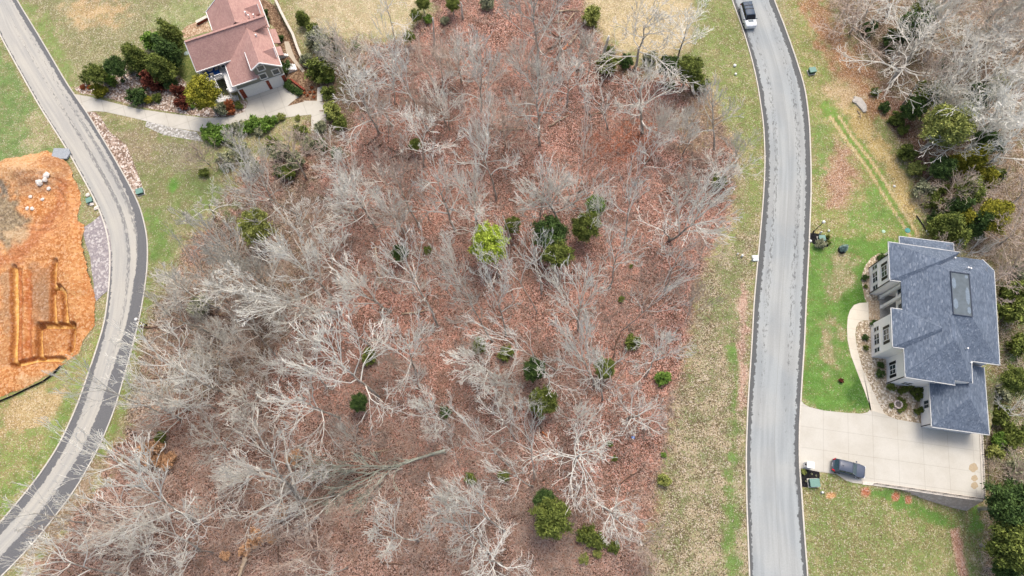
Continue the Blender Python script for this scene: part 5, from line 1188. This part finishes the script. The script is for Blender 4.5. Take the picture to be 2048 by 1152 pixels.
# ------------------------------------------------------------ evergreens and shrubs
P_ = plant
P_(976,488,40,'lime','tree',0,'bright lime-green leafy tree with round crown in the middle of the woods')
P_(1103,1036,38,'olive','tree',1,'olive-green round cedar, the largest evergreen near the bottom of the woods'); P_(1089,1000,22,'dark','tree',2); P_(1171,452,31,'olive','tree',0); P_(1191,411,21,'bright','tree',1)
P_(1100,466,36,'dark','tree',2); P_(1113,505,32,'olive','tree',0); P_(1025,449,18,'olive','tree',1); P_(800,505,18,'dark','tree',0); P_(830,289,13,'olive','tree',2,'lone small olive cedar in the red leaves of the upper woods'); P_(508,452,33,'yellow','tree',1,'fuzzy yellow-green pine at the left edge of the woods')
P_(738,714,18,'olive','round',0,'lone round olive shrub in the left part of the woods'); P_(717,804,19,'dark','tree',1); P_(958,691,17,'olive','round',0); P_(1013,706,17,'olive','round',1); P_(1070,738,25,'dark','tree',0); P_(1210,736,22,'olive','tree',2); P_(1265,684,16,'olive','round',2)
P_(1086,803,30,'olive','tree',1); P_(940,957,13,'olive','round'); P_(1174,1070,19,'olive','round'); P_(1196,1082,16,'olive','round'); P_(1228,1094,12,'olive','bush'); P_(1325,756,17,'bright','round'); P_(1328,960,14,'yellow','airy'); P_(1328,910,6,'bright','bush'); P_(890,824,12,'dark','round')
P_(1008,952,12,'olive','round'); P_(1195,1108,9,'yellow','bush'); P_(1168,1118,10,'yellow','bush'); P_(1220,888,7,'olive','bush'); P_(1229,917,6,'olive','bush'); P_(320,876,12,'olive','bush'); P_(855,500,9,'olive','bush'); P_(1262,512+20,5,'olive','bush')
P_(1243,598,7,'olive','bush'); P_(1438,362,15,'olive','round')
P_(818,74,12,'olive','tree'); P_(603,34,17,'olive','cone'); P_(832,30,12,'olive','tree'); P_(856,38,9,'bright','round'); P_(845,5,14,'olive','tree'); P_(905,8,14,'olive','tree'); P_(890,40,9,'sage','round'); P_(655,95,26,'sage','airy'); P_(640,140,26,'olive','airy'); P_(632,80,20,'sage','airy'); P_(712,90,9,'bright','round')
P_(655,155,12,'bright','round'); P_(664,222,20,'yellow','airy'); P_(680,245,14,'olive','airy'); P_(975,5,14,'sage','airy'); P_(1183,30,20,'yellow','airy'); P_(1380,138,26,'olive','tree'); P_(1400,165,18,'olive','airy'); P_(1342,168,11,'olive','round'); P_(1215,128,20,'olive','airy'); P_(1252,122,14,'dark','round'); P_(1222,100,10,'olive','round')
P_(1340,130,22,'dark','tree'); P_(1300,118,16,'sage','airy'); P_(640,290,14,'dark','airy'); P_(575,345,16,'olive','airy'); P_(672,305,12,'dark','round'); P_(408,250+95,10,'olive','bush'); P_(400,610,22,'sage','airy'); P_(560,340,14,'dark','airy')
# right woods
for a in [(1828,216,21,'dark','tree'),(1859,186,24,'olive','tree'),(1898,250,38,'yellow','tree'),(1925,235,24,'yellow','tree'),(1794,237,14,'olive','airy'),(1770,214,10,'dark','round'),(1807,258,11,'olive','round'),(1752,183,9,'olive','round'),(1814,305,16,'olive','airy'),(1834,336,15,'yellow','airy'),
          (1885,334,21,'dark','tree'),(1915,322,22,'gold','cone'),(1952,318,29,'gold','cone'),(1974,355,26,'gold','cone'),(1942,380,24,'olive','tree'),(1887,376,10,'olive','round'),(1920,414,27,'dark','cone'),(1898,450,32,'olive','cone'),(1930,436,26,'gold','cone'),(1955,446,30,'dark','cone'),(1992,430,28,'gold','tree'),
          (1870,440,14,'dark','round'),(1917,474,26,'olive','cone'),(1848,380,18,'sage','airy'),(1868,400,18,'olive','airy'),(1955,193,22,'dark','tree'),(1976,284,24,'dark','tree'),(2000,170,16,'yellow','airy'),(1990,350,16,'olive','airy'),(1830,50,26,'dark','tree'),(1850,20,22,'olive','tree'),(1788,80,18,'dark','airy'),
          (2032,585,26,'olive','airy'),(2025,620,24,'olive','airy'),(2010,780,22,'sage','airy'),(2035,760,24,'olive','tree'),(2002,830,20,'olive','airy'),(2030,870,24,'olive','airy'),(1998,880,14,'bright','airy'),(2030,1015,42,'dark','tree'),(2035,1095,42,'olive','tree'),(2036,940,20,'sage','airy'),(2040,690,20,'olive','airy'),
          (1990,905,14,'yellow','airy'),(2045,540,18,'sage','airy'),(2005,1010,14,'olive','round'),(2015,1140,22,'dark','tree'),(1740,55,14,'dark','airy'),(1896,130,14,'dark','airy')]: P_(*a)
# planting by the red-roofed house
for a in [(338,66,27,'olive','cone'),(303,80,17,'bright','airy'),(266,109,27,'olive','cone'),(332,102,30,'dark','cone'),(316,130,30,'olive','cone'),(190,147,18,'olive','tree'),(231,133,18,'dark','tree'),(215,154,13,'bright','airy'),(197,180,14,'gold','airy'),
          (290,146,13,'dark','round'),(304,156,22,'maroon','airy'),(342,169,12,'dark','round'),(274,191,17,'dark','round'),(298,199,8,'gold','round'),(313,195,9,'olive','round'),(404,185,30,'gold','tree'),(385,212,5,'bright','bush'),(444,218,12,'sage','airy'),(477,211,8,'olive','bush'),(227,166,7,'olive','bush'),
          (245,161,4,'dark','bush'),(165,174,5,'rust','bush'),(178,174,4,'rust','bush'),(262,140,7,'sage','bush')]: P_(*a)
P_(169,158,6,'olive','column'); P_(353,182,9,'maroon','column',1); P_(367,182,8,'maroon','column',0); P_(364,204,14,'maroon','round',1); P_(459,208,8,'rust','column',0); P_(461,222,9,'rust','round')
for a in [(452,262,13,'bright'),(487,256,12,'bright'),(543,241,11,'bright'),(518,258,12,'sage'),(460,282,10,'sage'),(418,264,18,'bright'),(440,268,18,'bright'),(475,254,13,'sage'),(505,248,16,'bright'),(530,247,15,'bright'),(430,282,12,'bright'),(562,233,8,'yellow'),(595,235,6,'yellow')]: P_(*a, 'bush', group='bright green hedge clumps by the narrow driveway')
for a in [(560,300,20,'sage'),(590,320,18,'sage'),(545,285,16,'olive'),(618,285,16,'sage'),(600,262,14,'olive'),(640,255,14,'sage'),(480,300,18,'sage'),(500,330,18,'olive'),(450,320,16,'sage'),(612,120,14,'sage'),(625,60,14,'olive'),(655,185,14,'olive')]: P_(*a, 'airy', group='scrubby bushes at the wood edge')
P_(577,169,10,'dark','bush'); P_(588,178,8,'dark','bush'); P_(597,184,8,'dark','bush'); P_(572,132,12,'dark','round'); P_(532,40,7,'dark','round'); P_(530,24,6,'dark','round'); P_(561,76,7,'dark','round')
for i, (x, y) in enumerate([(1360,840),(1385,885),(1320,915),(1290,890),(1380,930),(1345,885)]): P_(*z2(x, y), 3.2, 'rust', 'bush', 0, group='small rusty tufts in the mulch bed')
# planting by the blue-roofed house
for a in [(z4(434,330), 6.5,'dark'),(z4(436,382), 4,'olive'),(z4(434,675), 6,'dark'),(z4(438,735), 5.2,'olive'),(z4(525,835), 6.6,'dark'),(z4(521,884), 8,'dark'),(z4(585,960), 8,'olive'),(z4(526,215), 8,'dark'),(z4(492,597), 8,'dark')]: P_(*a[0], a[1], a[2], 'round', group='clipped round shrubs along the blue-roofed house')
def hedge(pts, label, r_=.45, h_=1.3):
    n0 = len(pts); a, b = G(*pts[0]), G(*pts[-1]); o0 = a.copy(); t = empty('hedge', o0, 0, label, 'hedge', 'narrow hedges on the gravel bed')
    for i in range(n0 - 1):
        p, q = G(*pts[i]) - o0, G(*pts[i + 1]) - o0; L_ = (q - p).length; k = max(1, round(L_ / .55))
        for j in range(k):
            o = bpy.data.objects.new('foliage', leafproto('olive', 'bush', (i + j) % 3)); COL.objects.link(o); o.parent = t; c = p.lerp(q, (j + .5) / k); o.location = (c.x, c.y, 0); o.scale = (r_, r_, h_ / 1.9); o.rotation_euler.z = j * 1.7
hedge([z4(620,992), z4(652,978), z4(690,958)], 'narrow clipped hedge below the house corner, topmost of the four on the gravel'); hedge([z4(690,1000), z4(755,978)], 'narrow clipped hedge on the gravel, second of the four from the top'); hedge([z4(714,1030), z4(778,1008)], 'narrow clipped hedge on the gravel, third of the four from the top'); hedge([z4(712,1108), z4(780,1088)], 'narrow clipped hedge on the gravel, lowest of the four')
hedge([z5(628,182), z5(655,176), z5(668,160), z5(670,138), z5(655,118), z5(625,110)], 'curved clipped hedge ring round the stone fire pit', .38, .6); hedge([z5(592,162), z5(594,138)], 'short low hedge at the left of the stone fire pit', .38, .6)
P_(1642,487,11,'sage','airy',0,'bare grey-green bush beside the utility box on the ragged mulch bed'); P_(*K(1400,840), 9,'blue','cone',0,'small blue-grey spruce in the round black mulch ring'); P_(*K(975,545),4,'olive','bush'); P_(*K(990,700),4.5,'olive','bush')
P_(*z5(82,540), 5.5,'yellow','round',0,'round yellow-green shrub on the black mulch by the mailbox'); P_(*z4(297,925), 5,'maroon','airy',0,'small dark ornamental shrub on the lawn left of the curved walkway')
for x, y in ((128,552),(154,562),(95,596)): P_(*z5(x, y), 2, 'sage', 'bush', 0, group='tiny plants on the black mulch bed')
P_(587,916,16,'orange','airy',0); P_(565,1022,14,'orange','airy',1); P_(512,1075,16,'orange','airy',2); P_(542,1078,10,'orange','airy',0); P_(450,1112,9,'orange','airy',1); P_(300,905,22,'orange','airy',2); P_(330,925,16,'orange','airy',1); P_(1295,30,1,'sage','bush') if False else None
P_(348,805,8,'orange','airy',1); P_(340,915,12,'orange','airy',0); P_(490,1100,13,'orange','airy',0)

# ------------------------------------------------------------ fill of smaller bare trees where the woods are dense
rg = random.Random(5); used = [(q[2], q[3], q[4]) for q in TREES]
ZN = [([(700,110),(1000,60),(1180,60),(1200,240),(1000,300),(760,300)], 11, 40), ([(900,300),(1250,280),(1440,300),(1420,560),(1250,760),(1000,760),(900,560)], 7, 40), ([(290,650),(360,560),(450,470),(560,520),(640,560),(640,700),(560,860),(420,880),(290,860)], 22, 30), ([(40,1150),(220,970),(420,880),(560,860),(700,900),(860,1000),(900,1152)], 16, 32), ([(640,330),(760,330),(860,460),(880,640),(700,620),(560,480)], 11, 30),
      ([(700,640),(900,660),(1040,760),(1050,880),(900,900),(700,820)], 9, 30), ([(1700,-20),(2048,-20),(2048,350),(1960,300),(1800,120)], 20, 38), ([(680,90),(1180,40),(1150,200),(900,240),(700,220)], 9, 28), ([(1880,500),(2048,480),(2048,560),(2000,600)], 3, 30), ([(1330,150),(1440,240),(1460,380),(1380,360),(1330,260)], 5, 28)]
def inside(p, poly): return float(sdist(np.array([p[0]]), np.array([p[1]]), poly)[0]) < 0
for poly, cnt, rr in ZN:
    x0 = min(p[0] for p in poly); x1 = max(p[0] for p in poly); y0 = min(p[1] for p in poly); y1 = max(p[1] for p in poly); k = tr_ = 0
    while k < cnt and tr_ < 3000:
        tr_ += 1; p = (rg.uniform(x0, x1), rg.uniform(y0, y1))
        if not inside(p, poly) or any(math.hypot(p[0] - u[0], p[1] - u[1]) < .42 * u[2] for u in used): continue
        r_ = rr * rg.uniform(.8, 1.25); used.append((*p, r_)); k += 1
        baretree(None, None, p[0], p[1], r_, rg.choice(['fine', 'full', 'sparse', 'slim', 'fine']), rg.randrange(6), rg.choice(['grey', 'pale', 'pale', 'brown']), hc=rg.uniform(5, 9))

# ------------------------------------------------------------ countless small stuff on the forest floor
def twigs(name, n, poly, seed, Lm, mat, flat, dens=None, w_=.014):
    r = np.random.RandomState(seed); x0, y0 = min(p[0] for p in poly), max(-60, min(p[1] for p in poly)); x1, y1 = max(p[0] for p in poly), min(1230, max(p[1] for p in poly))
    X = []; Y = []
    while len(X) < n:
        px = r.uniform(x0, x1, 6000); py = r.uniform(y0, y1, 6000); u = (px - 1024) / F; v = (576 - py) / F; dz = v * ST - CT; t = -H / dz; x = u * t; y = (v * CT + ST) * t
        ok = (sdist(px, py, poly) < -4) & (vnoise(x, y, .12, seed, 3) + r.uniform(-.2, .2, 6000) > (-.02 if dens is None else dens)); X += list(x[ok]); Y += list(y[ok])
    X = np.array(X[:n]); Y = np.array(Y[:n]); Z = terrain(X, Y); K_ = 5
    X = np.repeat(X, K_); Y = np.repeat(Y, K_); Z = np.repeat(Z, K_); m = n * K_
    az = r.uniform(0, 6.28, m); el = r.uniform(.25, 1.4, m) if not flat else r.uniform(-.02, .12, m); L = Lm * r.uniform(.4, 1.4, m)
    X = X + r.randn(m) * .25 * (4 if flat else 1); Y = Y + r.randn(m) * .25 * (4 if flat else 1)
    D = np.stack([np.cos(az) * np.cos(el), np.sin(az) * np.cos(el), np.sin(el)], 1); A = np.stack([X, Y, Z + (.05 if flat else 0)], 1)
    B = A + D * L[:, None]; S = np.stack([-np.sin(az), np.cos(az), r.randn(m) * .2], 1) * (w_ * r.uniform(.7, 1.8, m))[:, None]
    M_ = (A + B) / 2 + r.randn(m, 3) * (.09 * L)[:, None]
    V = np.stack([A - S * 1.3, A + S * 1.3, M_ + S, M_ - S, B], 1).reshape(-1, 3); b = np.arange(m) * 5
    me = bpy.data.meshes.new(name); me.vertices.add(len(V)); me.vertices.foreach_set('co', V.ravel().astype(np.float32))
    li = np.stack([b, b+1, b+2, b+3, b+3, b+2, b+4], 1).ravel(); me.loops.add(len(li)); me.loops.foreach_set('vertex_index', li.astype(np.int32))
    ls = np.stack([np.arange(m) * 7, np.arange(m) * 7 + 4], 1).ravel(); me.polygons.add(2 * m); me.polygons.foreach_set('loop_start', ls.astype(np.int32)); me.update(calc_edges=True)
    me.materials.append(mat); o = bpy.data.objects.new(name, me); COL.objects.link(o); return tag(o, kind='stuff')
twigs('undergrowth', 17000, WOODS, 3, 1.1, plain('undergrowth_twigs', (178, 158, 144), .9, .25, .3), False, -.02)
twigs('undergrowth', 9000, RWOODS, 4, 1.2, plain('undergrowth_twigs2', (198, 182, 164), .9, .25, .3), False, -.05)
twigs('fallen_twigs', 9000, WOODS, 8, 1.0, plain('fallen_twig_wood', (150, 120, 102), .9, .3, .3), True, -.3, .02)
label_all()
